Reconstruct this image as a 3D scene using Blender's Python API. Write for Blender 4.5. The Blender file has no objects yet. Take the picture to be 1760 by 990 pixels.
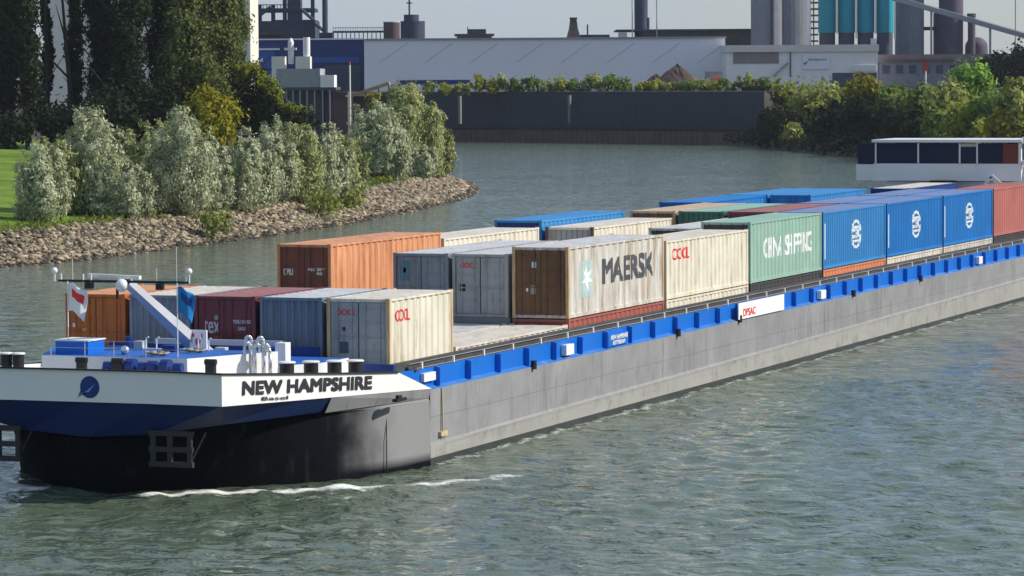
import bpy, bmesh, math, random
import numpy as np
from mathutils import Matrix, Vector
S = bpy.context.scene
COL = S.collection
R = math.radians

# ------------------------------------------------------------------ camera
CX, CY, CZ = 48.3585, -114.6501, 13.7841
YAW, PIT, ROL, FPX = -0.3642, -0.05944, -0.00621, 6039.77
F = Vector((math.sin(YAW) * math.cos(PIT), math.cos(YAW) * math.cos(PIT), math.sin(PIT)))
R0 = Vector((math.cos(YAW), -math.sin(YAW), 0)); U0 = R0.cross(F)
RR = R0 * math.cos(ROL) + U0 * math.sin(ROL); UU = -R0 * math.sin(ROL) + U0 * math.cos(ROL)
cam = bpy.data.cameras.new('camera'); co = bpy.data.objects.new('camera', cam); COL.objects.link(co)
cam.sensor_width = 36; cam.lens = 36 * FPX / 1760; cam.clip_start = 1; cam.clip_end = 20000
co.matrix_world = Matrix(((RR.x, UU.x, -F.x, CX), (RR.y, UU.y, -F.y, CY), (RR.z, UU.z, -F.z, CZ), (0, 0, 0, 1)))
S.camera = co

# ------------------------------------------------------------------ sky, sun, exposure
SUN_AZ, SUN_EL = R(21.5), R(36)            # from +x towards +y
w = bpy.data.worlds.new('World'); S.world = w; w.use_nodes = True
nt = w.node_tree; nt.nodes.clear()
o_ = nt.nodes.new('ShaderNodeOutputWorld'); bg = nt.nodes.new('ShaderNodeBackground'); sky = nt.nodes.new('ShaderNodeTexSky')
sky.sky_type = 'NISHITA'; sky.sun_disc = False; sky.sun_elevation = SUN_EL; sky.sun_rotation = R(90) - SUN_AZ
sky.air_density = 1.0; sky.dust_density = 0.3; sky.ozone_density = 3.0; sky.altitude = 100
bg.inputs['Strength'].default_value = 0.082
tc_ = nt.nodes.new('ShaderNodeTexCoord'); mp_ = nt.nodes.new('ShaderNodeMapping'); mp_.inputs['Scale'].default_value = (1, 1, 4)
cn_ = nt.nodes.new('ShaderNodeTexNoise'); cn_.inputs['Scale'].default_value = 2.2; cn_.inputs['Detail'].default_value = 7; cn_.inputs['Roughness'].default_value = .6
cr_ = nt.nodes.new('ShaderNodeMapRange'); cr_.inputs['From Min'].default_value = .35; cr_.inputs['From Max'].default_value = .68; cr_.inputs['To Min'].default_value = .25; cr_.inputs['To Max'].default_value = .9
cm_ = nt.nodes.new('ShaderNodeMix'); cm_.data_type = 'RGBA'; cm_.inputs['B'].default_value = (4.5, 5.6, 7.4, 1)   # thin bright cloud veil
nt.links.new(tc_.outputs['Generated'], mp_.inputs['Vector']); nt.links.new(mp_.outputs[0], cn_.inputs['Vector']); nt.links.new(cn_.outputs['Fac'], cr_.inputs['Value'])
nt.links.new(cr_.outputs[0], cm_.inputs['Factor']); nt.links.new(sky.outputs[0], cm_.inputs['A']); nt.links.new(cm_.outputs['Result'], bg.inputs[0]); nt.links.new(bg.outputs[0], o_.inputs[0])
sun = bpy.data.lights.new('sun', 'SUN'); sun.energy = 4.2; sun.angle = R(0.55); sun.color = (1, 0.93, 0.82)
so = bpy.data.objects.new('sun', sun); COL.objects.link(so)
sd = Vector((math.cos(SUN_AZ) * math.cos(SUN_EL), math.sin(SUN_AZ) * math.cos(SUN_EL), math.sin(SUN_EL)))
so.rotation_euler = sd.to_track_quat('Z', 'Y').to_euler(); so.location = (60, 40, 90)
S.view_settings.view_transform = 'Standard'; S.view_settings.look = 'None'
S.view_settings.exposure = 0.28; S.view_settings.gamma = 1.0; S.view_settings.use_curve_mapping = False
S.render.engine = 'CYCLES'
S.cycles.max_bounces = 6; S.cycles.transparent_max_bounces = 6; S.cycles.caustics_reflective = False; S.cycles.caustics_refractive = False

# ------------------------------------------------------------------ helpers
def tag(o, label=None, cat=None, group=None, kind=None):
    if label: o['label'] = label
    if cat: o['category'] = cat
    if group: o['group'] = group
    if kind: o['kind'] = kind
    return o

def empty(name, loc=(0, 0, 0), rz=0.0):
    o = bpy.data.objects.new(name, None); COL.objects.link(o); o.location = loc; o.rotation_euler = (0, 0, rz); o.empty_display_size = .3
    return o

class MB:
    def __init__(s): s.v = []; s.f = []; s.m = []
    def add(s, vs, fs, mi=0):
        b = len(s.v); s.v += [tuple(v) for v in vs]; s.f += [tuple(i + b for i in f) for f in fs]; s.m += [mi] * len(fs); return s
    def box(s, x0, x1, y0, y1, z0, z1, mi=0):
        vs = [(x, y, z) for z in (z0, z1) for y in (y0, y1) for x in (x0, x1)]
        return s.add(vs, [(0, 2, 3, 1), (4, 5, 7, 6), (0, 1, 5, 4), (2, 6, 7, 3), (0, 4, 6, 2), (1, 3, 7, 5)], mi)
    def tube(s, p, q, r, n=8, r2=None, mi=0, cap=True):
        p, q = Vector(p), Vector(q); d = (q - p); r2 = r if r2 is None else r2
        a = d.orthogonal().normalized(); b = d.normalized().cross(a)
        vs = []
        for c, rad in ((p, r), (q, r2)):
            for i in range(n):
                t = 2 * math.pi * i / n; vs.append(c + (a * math.cos(t) + b * math.sin(t)) * rad)
        fs = [(i, (i + 1) % n, n + (i + 1) % n, n + i) for i in range(n)]
        if cap: fs += [tuple(range(n - 1, -1, -1)), tuple(range(n, 2 * n))]
        return s.add(vs, fs, mi)
    def path(s, pts, r, n=8, mi=0):
        for a, b in zip(pts[:-1], pts[1:]): s.tube(a, b, r, n, mi=mi)
        return s
    def bar(s, p, q, wx, wz, mi=0):
        p, q = Vector(p), Vector(q); d = (q - p).normalized()
        a = d.cross(Vector((0, 0, 1)));  a = a.normalized() if a.length > 1e-4 else Vector((1, 0, 0)); b = a.cross(d)
        vs = [c + a * sx * wx / 2 + b * sz * wz / 2 for c in (p, q) for sx, sz in ((-1, -1), (1, -1), (1, 1), (-1, 1))]
        return s.add(vs, [(0, 1, 5, 4), (1, 2, 6, 5), (2, 3, 7, 6), (3, 0, 4, 7), (3, 2, 1, 0), (4, 5, 6, 7)], mi)
    def prism(s, poly, z0, z1, mi=0, mtop=None):
        n = len(poly); vs = [(x, y, z0) for x, y in poly] + [(x, y, z1) for x, y in poly]
        s.add(vs, [(i, (i + 1) % n, n + (i + 1) % n, n + i) for i in range(n)] + [tuple(range(n - 1, -1, -1))], mi)
        return s.add([(x, y, z1) for x, y in poly], [tuple(range(n))], mi if mtop is None else mtop)
    def lathe(s, prof, cx=0, cy=0, n=20, mi=0):
        vs = []; fs = []
        for r, z in prof:
            for i in range(n):
                t = 2 * math.pi * i / n; vs.append((cx + r * math.cos(t), cy + r * math.sin(t), z))
        for k in range(len(prof) - 1):
            for i in range(n):
                fs.append((k * n + i, k * n + (i + 1) % n, (k + 1) * n + (i + 1) % n, (k + 1) * n + i))
        fs.append(tuple(range((len(prof) - 1) * n, len(prof) * n)))
        return s.add(vs, fs, mi)
    def sphere(s, c, r, n=10, mi=0, sz=1.0):
        prof = [(max(1e-3, r * math.sin(math.pi * k / 8)), c[2] - r * sz * math.cos(math.pi * k / 8)) for k in range(9)]
        return s.lathe(prof, c[0], c[1], n, mi)
    def build(s, name, mats, parent=None, smooth=False, bevel=0.0):
        me = bpy.data.meshes.new(name); me.from_pydata(s.v, [], s.f)
        if not isinstance(mats, (list, tuple)): mats = [mats]
        for m in mats: me.materials.append(m)
        if len(mats) > 1: me.polygons.foreach_set('material_index', s.m)
        if smooth: me.polygons.foreach_set('use_smooth', [True] * len(me.polygons))
        me.update()
        o = bpy.data.objects.new(name, me); COL.objects.link(o)
        if parent is not None: o.parent = parent
        if bevel:
            b = o.modifiers.new('bevel', 'BEVEL'); b.width = bevel; b.segments = 2; b.limit_method = 'ANGLE'
        return o

MATS = {}
def mat(name, rgb, rough=.6, var=.12, dirt=None, dirt_amt=.0, streak=False, metal=0.0, scale=.5, bump=0.0, spec=.4):
    """painted or bare surface: own colour, blotchy variation, optional dirt or rust patches (vertical streaks)."""
    if name in MATS: return MATS[name]
    m = bpy.data.materials.new(name); m.use_nodes = True; n = m.node_tree.nodes; l = m.node_tree.links
    p = n['Principled BSDF']; p.inputs['Roughness'].default_value = rough; p.inputs['Metallic'].default_value = metal
    p.inputs['Specular IOR Level'].default_value = spec
    g = n.new('ShaderNodeNewGeometry')
    no = n.new('ShaderNodeTexNoise'); no.inputs['Scale'].default_value = scale; no.inputs['Detail'].default_value = 6; no.inputs['Roughness'].default_value = .65
    l.new(g.outputs['Position'], no.inputs['Vector'])
    hv = n.new('ShaderNodeMapRange'); hv.inputs['From Min'].default_value = .3; hv.inputs['From Max'].default_value = .7
    hv.inputs['To Min'].default_value = 1 - var; hv.inputs['To Max'].default_value = 1 + var
    l.new(no.outputs['Fac'], hv.inputs['Value'])
    mx = n.new('ShaderNodeMix'); mx.data_type = 'RGBA'; mx.blend_type = 'MULTIPLY'; mx.inputs['Factor'].default_value = 1
    mx.inputs['A'].default_value = (*rgb, 1); l.new(hv.outputs[0], mx.inputs['B'])
    out = mx.outputs['Result']
    if dirt:
        mp = n.new('ShaderNodeMapping'); l.new(g.outputs['Position'], mp.inputs['Vector'])
        mp.inputs['Scale'].default_value = (2.2, 2.2, .28) if streak else (1, 1, 1)
        n2 = n.new('ShaderNodeTexNoise'); n2.inputs['Scale'].default_value = 1.3; n2.inputs['Detail'].default_value = 8; n2.inputs['Roughness'].default_value = .7
        l.new(mp.outputs[0], n2.inputs['Vector'])
        r = n.new('ShaderNodeMapRange'); r.inputs['From Min'].default_value = .62 - dirt_amt * .3; r.inputs['From Max'].default_value = .78 - dirt_amt * .2
        r.clamp = True; l.new(n2.outputs['Fac'], r.inputs['Value'])
        m2 = n.new('ShaderNodeMix'); m2.data_type = 'RGBA'; l.new(r.outputs[0], m2.inputs['Factor']); l.new(out, m2.inputs['A']); m2.inputs['B'].default_value = (*dirt, 1)
        out = m2.outputs['Result']
    l.new(out, p.inputs['Base Color'])
    if bump:
        b = n.new('ShaderNodeBump'); b.inputs['Strength'].default_value = bump; b.inputs['Distance'].default_value = .05
        n3 = n.new('ShaderNodeTexNoise'); n3.inputs['Scale'].default_value = 3; n3.inputs['Detail'].default_value = 5; l.new(g.outputs['Position'], n3.inputs['Vector'])
        l.new(n3.outputs['Fac'], b.inputs['Height']); l.new(b.outputs[0], p.inputs['Normal'])
    MATS[name] = m; return m

RUST = (.16, .07, .035)
def text_mesh(txt):
    cu = bpy.data.curves.new('t', 'FONT'); cu.body = txt; cu.size = 1; cu.resolution_u = 3
    o = bpy.data.objects.new('t', cu); COL.objects.link(o)
    bpy.context.view_layer.update()
    me = bpy.data.meshes.new_from_object(o.evaluated_get(bpy.context.evaluated_depsgraph_get()))
    bpy.data.objects.remove(o); bpy.data.curves.remove(cu); return me

def lettering(name, txt, org, ax, az, width, height, m, parent, bold=0.0, fold=None, shear=0.0):
    """flat painted letters: org = lower left corner, ax / az = reading and up direction; fold(y) moves them onto a corrugated side"""
    me = text_mesh(txt); n = len(me.vertices); c = np.empty(n * 3); me.vertices.foreach_get('co', c); c = c.reshape(-1, 3)
    mn, mx = c.min(0), c.max(0); c = (c - mn) / np.maximum(mx - mn, 1e-6)
    ax, az = Vector(ax), Vector(az); nr = ax.cross(az)
    sets = [(0, 0)] + ([(bold, 0), (0, bold), (bold, bold)] if bold else [])
    bm = bmesh.new()
    for k, (dx, dz) in enumerate(sets):
        vs = []
        for x, y, _ in c: vs.append(bm.verts.new(Vector(org) + ax * (x * width + dx + shear * y * height) + az * (y * height + dz) + nr * (.002 * k)))
        for p in me.polygons:
            try: bm.faces.new([vs[i] for i in p.vertices])
            except ValueError: pass
    if fold:
        for y in fold[0]:
            bmesh.ops.bisect_plane(bm, geom=bm.verts[:] + bm.edges[:] + bm.faces[:], plane_co=(0, y, 0), plane_no=(0, 1, 0))
        for v in bm.verts: v.co.x = np.interp(v.co.y, fold[0], fold[1]) + .006 + (v.co.x - org[0])
    me2 = bpy.data.meshes.new(name); bm.to_mesh(me2); bm.free(); bpy.data.meshes.remove(me); me2.materials.append(m)
    o = bpy.data.objects.new(name, me2); COL.objects.link(o); o.parent = parent
    return o

FH = Vector((math.sin(YAW), math.cos(YAW))); RH = Vector((math.cos(YAW), -math.sin(YAW)))
def G(u, D):
    """ground position of something seen D metres off along the view, at photo column u"""
    p = Vector((CX, CY)) + FH * D + RH * ((u - 880) * D / FPX); return p.x, p.y
def Z(u, v, D):
    """height of something at photo pixel (u, v), D metres off"""
    d = F + RR * ((u - 880) / FPX) + UU * ((495 - v) / FPX)
    return CZ + d.z * D / (d.x * FH.x + d.y * FH.y)

# ------------------------------------------------------------------ water, land
SHORE = [(-80, -400), (-80, 60), (-80, 115.8), (-78.6, 126.5), (-80.3, 145), (-82.4, 169.6), (-86, 194), (-91, 219), (-96.5, 244), (-104, 272), (-113, 296), (-124, 322), (-137, 346), (-156, 385), (-190, 440), (-228, 520), (-262, 618)]
QUAY = [(-262, 618), (-241.9, 611), (-207.2, 598.6), (-172.7, 580.8)]
RSHORE = [(-172.7, 580.8), (-160, 558), (-149, 535.9), (-108.7, 458.4), (-60, 366), (200, -130), (330, -400)]
BIG = 9000
LEFT = SHORE + [(-BIG, 618), (-BIG, -400)]
RIGHT = QUAY + RSHORE[1:] + [(BIG, -400), (BIG, BIG), (-BIG, BIG), (-BIG, 618)]
def seg_dist(P, poly, closed=False):
    d = np.full(len(P), 1e9); n = len(poly)
    for i in range(n if closed else n - 1):
        a = np.array(poly[i]); b = np.array(poly[(i + 1) % n]); e = b - a; t = np.clip(((P - a) @ e) / (e @ e), 0, 1)
        d = np.minimum(d, np.hypot(*(P - a - t[:, None] * e).T))
    return d
def inside(P, poly):
    c = np.zeros(len(P), bool); n = len(poly)
    for i in range(n):
        x0, y0 = poly[i]; x1, y1 = poly[(i + 1) % n]
        k = ((y0 > P[:, 1]) != (y1 > P[:, 1])); c ^= k & (P[:, 0] < (x1 - x0) * (P[:, 1] - y0) / ((y1 - y0) or 1e-9) + x0)
    return c
def land_h(P):
    """terrain height at points P (n,2)"""
    P = np.asarray(P, float)
    h = np.full(len(P), -2.5)
    iL = inside(P, LEFT); dL = seg_dist(P, SHORE)
    hl = np.where(dL < 6.5, dL / 6.5 * 2.2 - .15, 2.05 + np.clip((dL - 6.5) * .064, 0, 6.6))
    hl = hl + np.clip((P[:, 1] - 430) / 150, 0, 1) * np.clip(dL / 40, 0, 1) * np.clip(10.9 - hl, 0, 9)
    h = np.where(iL, hl, h)
    iR = inside(P, RIGHT); dR = seg_dist(P, RSHORE); dQ = seg_dist(P, QUAY)
    hr = np.where(dQ < dR, np.where(dQ < 7, -2.5, 10.9), 10.9 * np.clip(dR / 26, 0, 1) - .2)
    h = np.where(iR, hr, h)
    return np.where(~iL & ~iR, np.maximum(h, -2.5), h)
def H(x, y): return float(land_h([(x, y)])[0])

def axis(parts):
    a = []
    for s, e, st in parts: a += list(np.arange(s, e, st))
    return np.array(a + [parts[-1][1]])
def grid_mesh(name, xs, ys, zz, m):
    nx, ny = len(xs), len(ys)
    X, Y = np.meshgrid(xs, ys); co_ = np.stack([X.ravel(), Y.ravel(), zz.ravel()], 1).astype(np.float32)
    i = np.arange(nx * ny).reshape(ny, nx); q = np.stack([i[:-1, :-1], i[:-1, 1:], i[1:, 1:], i[1:, :-1]], -1).reshape(-1, 4)
    me = bpy.data.meshes.new(name); me.vertices.add(len(co_)); me.vertices.foreach_set('co', co_.ravel())
    me.loops.add(q.size); me.loops.foreach_set('vertex_index', q.ravel().astype(np.int32)); me.polygons.add(len(q))
    me.polygons.foreach_set('loop_start', np.arange(0, q.size, 4, dtype=np.int32)); me.polygons.foreach_set('use_smooth', np.ones(len(q), bool))
    me.update(calc_edges=True); me.validate(); me.materials.append(m)
    o = bpy.data.objects.new(name, me); COL.objects.link(o); return o

def quads_mesh(name, V, m, parent=None, tone=None):
    """V (n,4,3) quads"""
    n = len(V); me = bpy.data.meshes.new(name); me.vertices.add(n * 4); me.vertices.foreach_set('co', V.astype(np.float32).ravel())
    me.loops.add(n * 4); me.loops.foreach_set('vertex_index', np.arange(n * 4, dtype=np.int32)); me.polygons.add(n)
    me.polygons.foreach_set('loop_start', np.arange(0, n * 4, 4, dtype=np.int32)); me.update(calc_edges=True)
    if tone is not None:
        a = me.attributes.new('tone', 'FLOAT', 'POINT'); a.data.foreach_set('value', np.repeat(tone, 4).astype(np.float32))
    me.materials.append(m); o = bpy.data.objects.new(name, me); COL.objects.link(o)
    if parent is not None: o.parent = parent
    return o

# --- ground material: grass with worn, drier patches
def ground_mat():
    m = bpy.data.materials.new('meadow'); m.use_nodes = True; n = m.node_tree.nodes; l = m.node_tree.links; p = n['Principled BSDF']
    p.inputs['Roughness'].default_value = .95; p.inputs['Specular IOR Level'].default_value = .1
    g = n.new('ShaderNodeNewGeometry'); a = n.new('ShaderNodeTexNoise'); a.inputs['Scale'].default_value = .12; a.inputs['Detail'].default_value = 10; a.inputs['Roughness'].default_value = .7
    l.new(g.outputs['Position'], a.inputs['Vector'])
    r = n.new('ShaderNodeValToRGB'); e = r.color_ramp.elements; e[0].position = .35; e[0].color = (.07, .125, .014, 1); e[1].position = .62; e[1].color = (.17, .26, .035, 1)
    x = e.new(.8); x.color = (.22, .2, .07, 1); l.new(a.outputs['Fac'], r.inputs['Fac'])
    at = n.new('ShaderNodeAttribute'); at.attribute_name = 'soil'; mx = n.new('ShaderNodeMix'); mx.data_type = 'RGBA'; mx.inputs['B'].default_value = (.075, .068, .06, 1)
    l.new(at.outputs['Fac'], mx.inputs['Factor']); l.new(r.outputs[0], mx.inputs['A']); l.new(mx.outputs['Result'], p.inputs['Base Color'])
    return m
gx = axis([(-9000, -1500, 1500), (-1500, -420, 60), (-420, -240, 8), (-240, -60, 2.5), (-60, 210, 6), (210, 1500, 80), (1500, 9000, 1500)])
gy = axis([(-400, 90, 35), (90, 360, 2.5), (360, 660, 4), (660, 1500, 60), (1500, 9000, 1500)])
XX, YY = np.meshgrid(gx, gy); hh = land_h(np.stack([XX.ravel(), YY.ravel()], 1)).reshape(XX.shape)
rg = np.random.default_rng(3)
hh = hh + np.where((hh > 2.2) & (hh < 9), rg.normal(0, .05, hh.shape), 0)
gr_ = tag(grid_mesh('ground', gx, gy, hh, ground_mat()), kind='structure')
Pg = np.stack([XX.ravel(), YY.ravel()], 1); soil = np.where(inside(Pg, LEFT), np.clip((Pg[:, 1] - 305) / 50, 0, 1), 1.0)
soil = np.maximum(soil, np.where(hh.ravel() < 1.9, 1, 0)); sa_ = gr_.data.attributes.new('soil', 'FLOAT', 'POINT'); sa_.data.foreach_set('value', soil.astype(np.float32))

# --- water: waves as real relief near the ship, finer ripples as bump
def water_mat():
    m = bpy.data.materials.new('river_water'); m.use_nodes = True; n = m.node_tree.nodes; l = m.node_tree.links; p = n['Principled BSDF']
    p.inputs['Base Color'].default_value = (.094, .128, .088, 1); p.inputs['Roughness'].default_value = .09; p.inputs['IOR'].default_value = 1.42
    g = n.new('ShaderNodeNewGeometry')
    def noise(sc, det, vec):
        a = n.new('ShaderNodeTexNoise'); a.inputs['Scale'].default_value = sc; a.inputs['Detail'].default_value = det; a.inputs['Roughness'].default_value = .6; l.new(vec, a.inputs['Vector']); return a
    mp = n.new('ShaderNodeMapping'); mp.inputs['Scale'].default_value = (.75, 1.15, 1); mp.inputs['Rotation'].default_value = (0, 0, R(-20)); l.new(g.outputs['Position'], mp.inputs['Vector'])
    a0 = noise(1.25, 3, mp.outputs[0]); b0 = noise(.4, 2, mp.outputs[0]); gst = noise(.035, 3, g.outputs['Position'])
    a = n.new('ShaderNodeMapRange'); a.interpolation_type = 'SMOOTHSTEP'; a.inputs['From Min'].default_value = .47; a.inputs['From Max'].default_value = .72; l.new(a0.outputs['Fac'], a.inputs['Value'])
    b = n.new('ShaderNodeMapRange'); b.interpolation_type = 'SMOOTHSTEP'; b.inputs['From Min'].default_value = .42; b.inputs['From Max'].default_value = .70; l.new(b0.outputs['Fac'], b.inputs['Value'])
    ad = n.new('ShaderNodeMath'); ad.operation = 'MULTIPLY_ADD'; ad.inputs[1].default_value = .9; l.new(b.outputs[0], ad.inputs[0]); l.new(a.outputs[0], ad.inputs[2])
    gm = n.new('ShaderNodeMapRange'); gm.inputs['From Min'].default_value = .3; gm.inputs['From Max'].default_value = .7; gm.inputs['To Min'].default_value = .035; gm.inputs['To Max'].default_value = .15; l.new(gst.outputs['Fac'], gm.inputs['Value'])
    bp = n.new('ShaderNodeBump'); bp.inputs['Strength'].default_value = 1; l.new(gm.outputs[0], bp.inputs['Distance']); l.new(ad.outputs[0], bp.inputs['Height']); l.new(bp.outputs[0], p.inputs['Normal'])
    at = n.new('ShaderNodeAttribute'); at.attribute_name = 'foam'
    f1 = noise(2.6, 6, g.outputs['Position'])
    f2 = noise(9, 3, g.outputs['Position']); fa = n.new('ShaderNodeMath'); fa.operation = 'MULTIPLY_ADD'; fa.inputs[1].default_value = .55; l.new(f2.outputs['Fac'], fa.inputs[0]); l.new(f1.outputs['Fac'], fa.inputs[2])
    s = n.new('ShaderNodeMath'); s.operation = 'ADD'; l.new(at.outputs['Fac'], s.inputs[0]); l.new(fa.outputs[0], s.inputs[1])
    mr = n.new('ShaderNodeMapRange'); mr.inputs['From Min'].default_value = 1.22; mr.inputs['From Max'].default_value = 1.66; l.new(s.outputs[0], mr.inputs['Value'])
    fo = n.new('ShaderNodeBsdfDiffuse'); fo.inputs['Color'].default_value = (.8, .82, .8, 1)
    ms = n.new('ShaderNodeMixShader'); l.new(mr.outputs[0], ms.inputs[0]); l.new(p.outputs[0], ms.inputs[1]); l.new(fo.outputs[0], ms.inputs[2])
    l.new(ms.outputs[0], n['Material Output'].inputs['Surface']); return m
wx = axis([(-9000, -600, 1400), (-600, -110, 7), (-110, -35, .8), (-35, 48, .22), (48, 90, 1.5), (90, 600, 30), (600, 9000, 1400)])
wy = axis([(-400, -60, 20), (-60, -34, 1.5), (-34, 40, .22), (40, 110, .6), (110, 300, 2.5), (300, 660, 6), (660, 9000, 1400)])
WX, WY = np.meshgrid(wx, wy)
sx = np.gradient(wx); sy = np.gradient(wy); SP = np.maximum(*np.meshgrid(sx, sy))
rw = np.random.default_rng(11); wz = np.zeros_like(WX)
for k in range(64):
    lam = .7 * (3.4 / .7) ** (rw.random() ** 1.4); th = R(75) + rw.normal(0, .6); kx, ky = 2 * math.pi / lam * math.cos(th), 2 * math.pi / lam * math.sin(th)
    amp = .0052 * lam ** .75; wz += amp * np.clip((lam / SP - 2.4) / 2, 0, 1) * np.sin(kx * WX + ky * WY + rw.random() * 6.28)
# the ship's bow wave: a low ridge peeling off the bow on each side
XC = -6.46
fm = np.zeros_like(WX)
Pw = np.stack([WX.ravel(), WY.ravel()], 1)
for sgn in (1, -1):
    for pts, a, wd, hgt in (([(XC + sgn * 2.2, -10.3), (XC + sgn * 4.6, -9.1), (XC + sgn * 6.4, -7.9), (XC + sgn * 8.0, -6.9)], .86, .62, .10),
                       ([(XC + sgn * 8.0, -6.9), (XC + sgn * 9.6, -4.9), (XC + sgn * 11.6, -1.4)], .68, .55, .05),
                       ([(XC + sgn * 7.2, -9.6), (XC + sgn * 8.6, -8.9)], .5, .4, .03),
                       ([(XC + sgn * 7.72, 1.5), (XC + sgn * 7.72, 118)], .54, .42, .02)):
        d = seg_dist(Pw, pts).reshape(WX.shape); e = np.exp(-(d / wd) ** 2); fm = np.maximum(fm, a * e); wz += hgt * np.exp(-(d / (wd * 2)) ** 2)
water = grid_mesh('water', wx, wy, wz, water_mat()); tag(water, kind='structure')
at_ = water.data.attributes.new('foam', 'FLOAT', 'POINT'); at_.data.foreach_set('value', fm.ravel().astype(np.float32))

# ------------------------------------------------------------------ river barge
M_hull = mat('hull_paint', (.255, .256, .265), .55, .18, (.15, .147, .145), .3, True, scale=.6, bump=.1)
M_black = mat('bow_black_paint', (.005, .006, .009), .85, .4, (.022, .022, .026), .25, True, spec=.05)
M_white = mat('white_ship_paint', (.80, .80, .79), .35, .03)
M_blue = mat('blue_ship_paint', (.003, .135, .56), .4, .08)
M_navy = mat('navy_ship_paint', (.008, .035, .20), .4, .1)
M_deck = mat('dark_deck_paint', (.05, .05, .055), .7, .25, (.09, .088, .085), .35)
M_dblue = mat('blue_deck_paint', (.012, .11, .42), .55, .15)
M_steel = mat('stainless_steel', (.72, .72, .73), .25, .05, metal=.9)
M_dark = mat('black_fittings', (.012, .012, .014), .5, .2)
M_lgrey = mat('light_grey_paint', (.5, .51, .53), .5, .1)
M_red = mat('red_lettering', (.75, .03, .04), .5, .05)
M_blk = mat('black_lettering', (.02, .02, .025), .5, .1)
M_glass = mat('tinted_window_glass', (.008, .015, .045), .35, .1, spec=.25)
BX0, BX1 = XC - 7.46, 1.0
barge = empty('river_barge', (XC, 50, 0))
tag(barge, 'long grey river barge with blue side walls and a white bow, loaded with containers', 'barge')
class BP(MB):                                         # part of the barge, written in ship coordinates
    def build(s, name, mats, parent=None, **k):
        o = MB.build(s, name, mats, parent if parent is not None else barge, **k)
        if parent is None: o.location = (-XC, -50, 0)
        return o
def ring(pts, zs):
    right = [(XC + dx, y, z) for (dx, y), z in zip(pts, zs)]; left = [(XC - dx, y, z) for (dx, y), z in zip(pts, zs)][::-1]
    return left[:-1] + right
rA = ring([(0, -11), (2.6, -11), (5.1, -11), (5.9, -6.9), (6.7, -2.8), (7.46, 1.3)], [3.16, 3.16, 3.14, 3.0, 2.87, 2.74])
rB = ring([(0, -10.65), (2.4, -10.5), (4.6, -9.9), (5.55, -6.5), (6.4, -2.6), (7.4, 1.3)], [1.95, 2.1, 2.42, 2.42, 2.38, 2.4])
rB2 = ring([(0, -10.4), (2.2, -10.1), (4.1, -8.6), (5.6, -5.4), (6.8, -2.0), (7.44, 1.3)], [1.85, 2.0, 2.3, 2.3, 2.3, 2.3])
rC = ring([(0, -9.9), (1.7, -9.3), (3.7, -7.2), (6.0, -4.4), (7.1, -1.6), (7.46, 1.3)], [0] * 6)
rD = ring([(0, -8.5), (1.4, -8), (3.2, -6.2), (5.6, -3.6), (6.8, -1.2), (7.3, 1.3)], [-1.6] * 6)
def loft(b, r1, r2, mi=0):
    n = len(r1); b.add(r1 + r2, [(n + i, n + i + 1, i + 1, i) for i in range(n - 1)], mi)
def subdiv(rg_):                                      # extra points along a ring
    out = []
    P = [Vector(p) for p in rg_]
    for i in range(len(P) - 1):
        p0 = P[max(i - 1, 0)]; p1 = P[i]; p2 = P[i + 1]; p3 = P[min(i + 2, len(P) - 1)]
        for t in (0, .25, .5, .75):
            out.append(tuple(.5 * ((2 * p1) + (p2 - p0) * t + (2 * p0 - 5 * p1 + 4 * p2 - p3) * t * t + (3 * p1 - p0 - 3 * p2 + p3) * t ** 3)))
    return out + [tuple(P[-1])]
b = BP(); loft(b, rA, rB); o = b.build('flare_panel', mat('flare_navy_paint', (.004, .02, .11), .45, .1))
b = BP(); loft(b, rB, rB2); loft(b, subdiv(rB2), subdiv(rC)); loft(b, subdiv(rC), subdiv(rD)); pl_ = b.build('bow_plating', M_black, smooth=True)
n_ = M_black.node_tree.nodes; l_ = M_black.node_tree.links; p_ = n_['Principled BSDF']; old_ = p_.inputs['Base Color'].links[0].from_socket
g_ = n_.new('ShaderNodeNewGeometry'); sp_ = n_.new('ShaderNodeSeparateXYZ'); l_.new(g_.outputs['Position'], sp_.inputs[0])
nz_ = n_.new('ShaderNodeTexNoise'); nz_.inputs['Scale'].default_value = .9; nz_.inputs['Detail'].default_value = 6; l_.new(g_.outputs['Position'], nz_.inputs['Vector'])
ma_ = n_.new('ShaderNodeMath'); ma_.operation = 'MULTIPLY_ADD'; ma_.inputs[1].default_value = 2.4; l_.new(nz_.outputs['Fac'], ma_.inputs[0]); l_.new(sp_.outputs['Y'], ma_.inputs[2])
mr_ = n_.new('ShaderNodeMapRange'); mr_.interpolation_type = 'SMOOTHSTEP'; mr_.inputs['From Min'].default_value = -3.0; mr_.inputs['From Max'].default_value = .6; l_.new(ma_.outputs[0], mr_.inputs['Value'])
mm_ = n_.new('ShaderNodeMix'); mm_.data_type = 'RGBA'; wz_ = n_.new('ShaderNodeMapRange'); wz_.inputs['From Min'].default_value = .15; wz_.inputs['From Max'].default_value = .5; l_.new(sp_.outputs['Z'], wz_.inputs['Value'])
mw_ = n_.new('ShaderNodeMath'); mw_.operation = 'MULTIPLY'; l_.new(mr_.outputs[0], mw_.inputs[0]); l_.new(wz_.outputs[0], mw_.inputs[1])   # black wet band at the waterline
l_.new(mw_.outputs[0], mm_.inputs['Factor']); l_.new(old_, mm_.inputs['A']); mm_.inputs['B'].default_value = (.245, .245, .25, 1); l_.new(mm_.outputs['Result'], p_.inputs['Base Color'])   # black bow paint fading to side grey; the fade paints in the curve's shade
b = BP(); b.tube((1.0 - .58, -1.35, 2.3), (1.0 - .42, -1.75, 1.2), .02); b.tube((1.0 - .42, -1.75, 1.2), (1.0 - .35, -1.9, .1), .02); b.build('plate_seam', M_dark)
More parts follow.
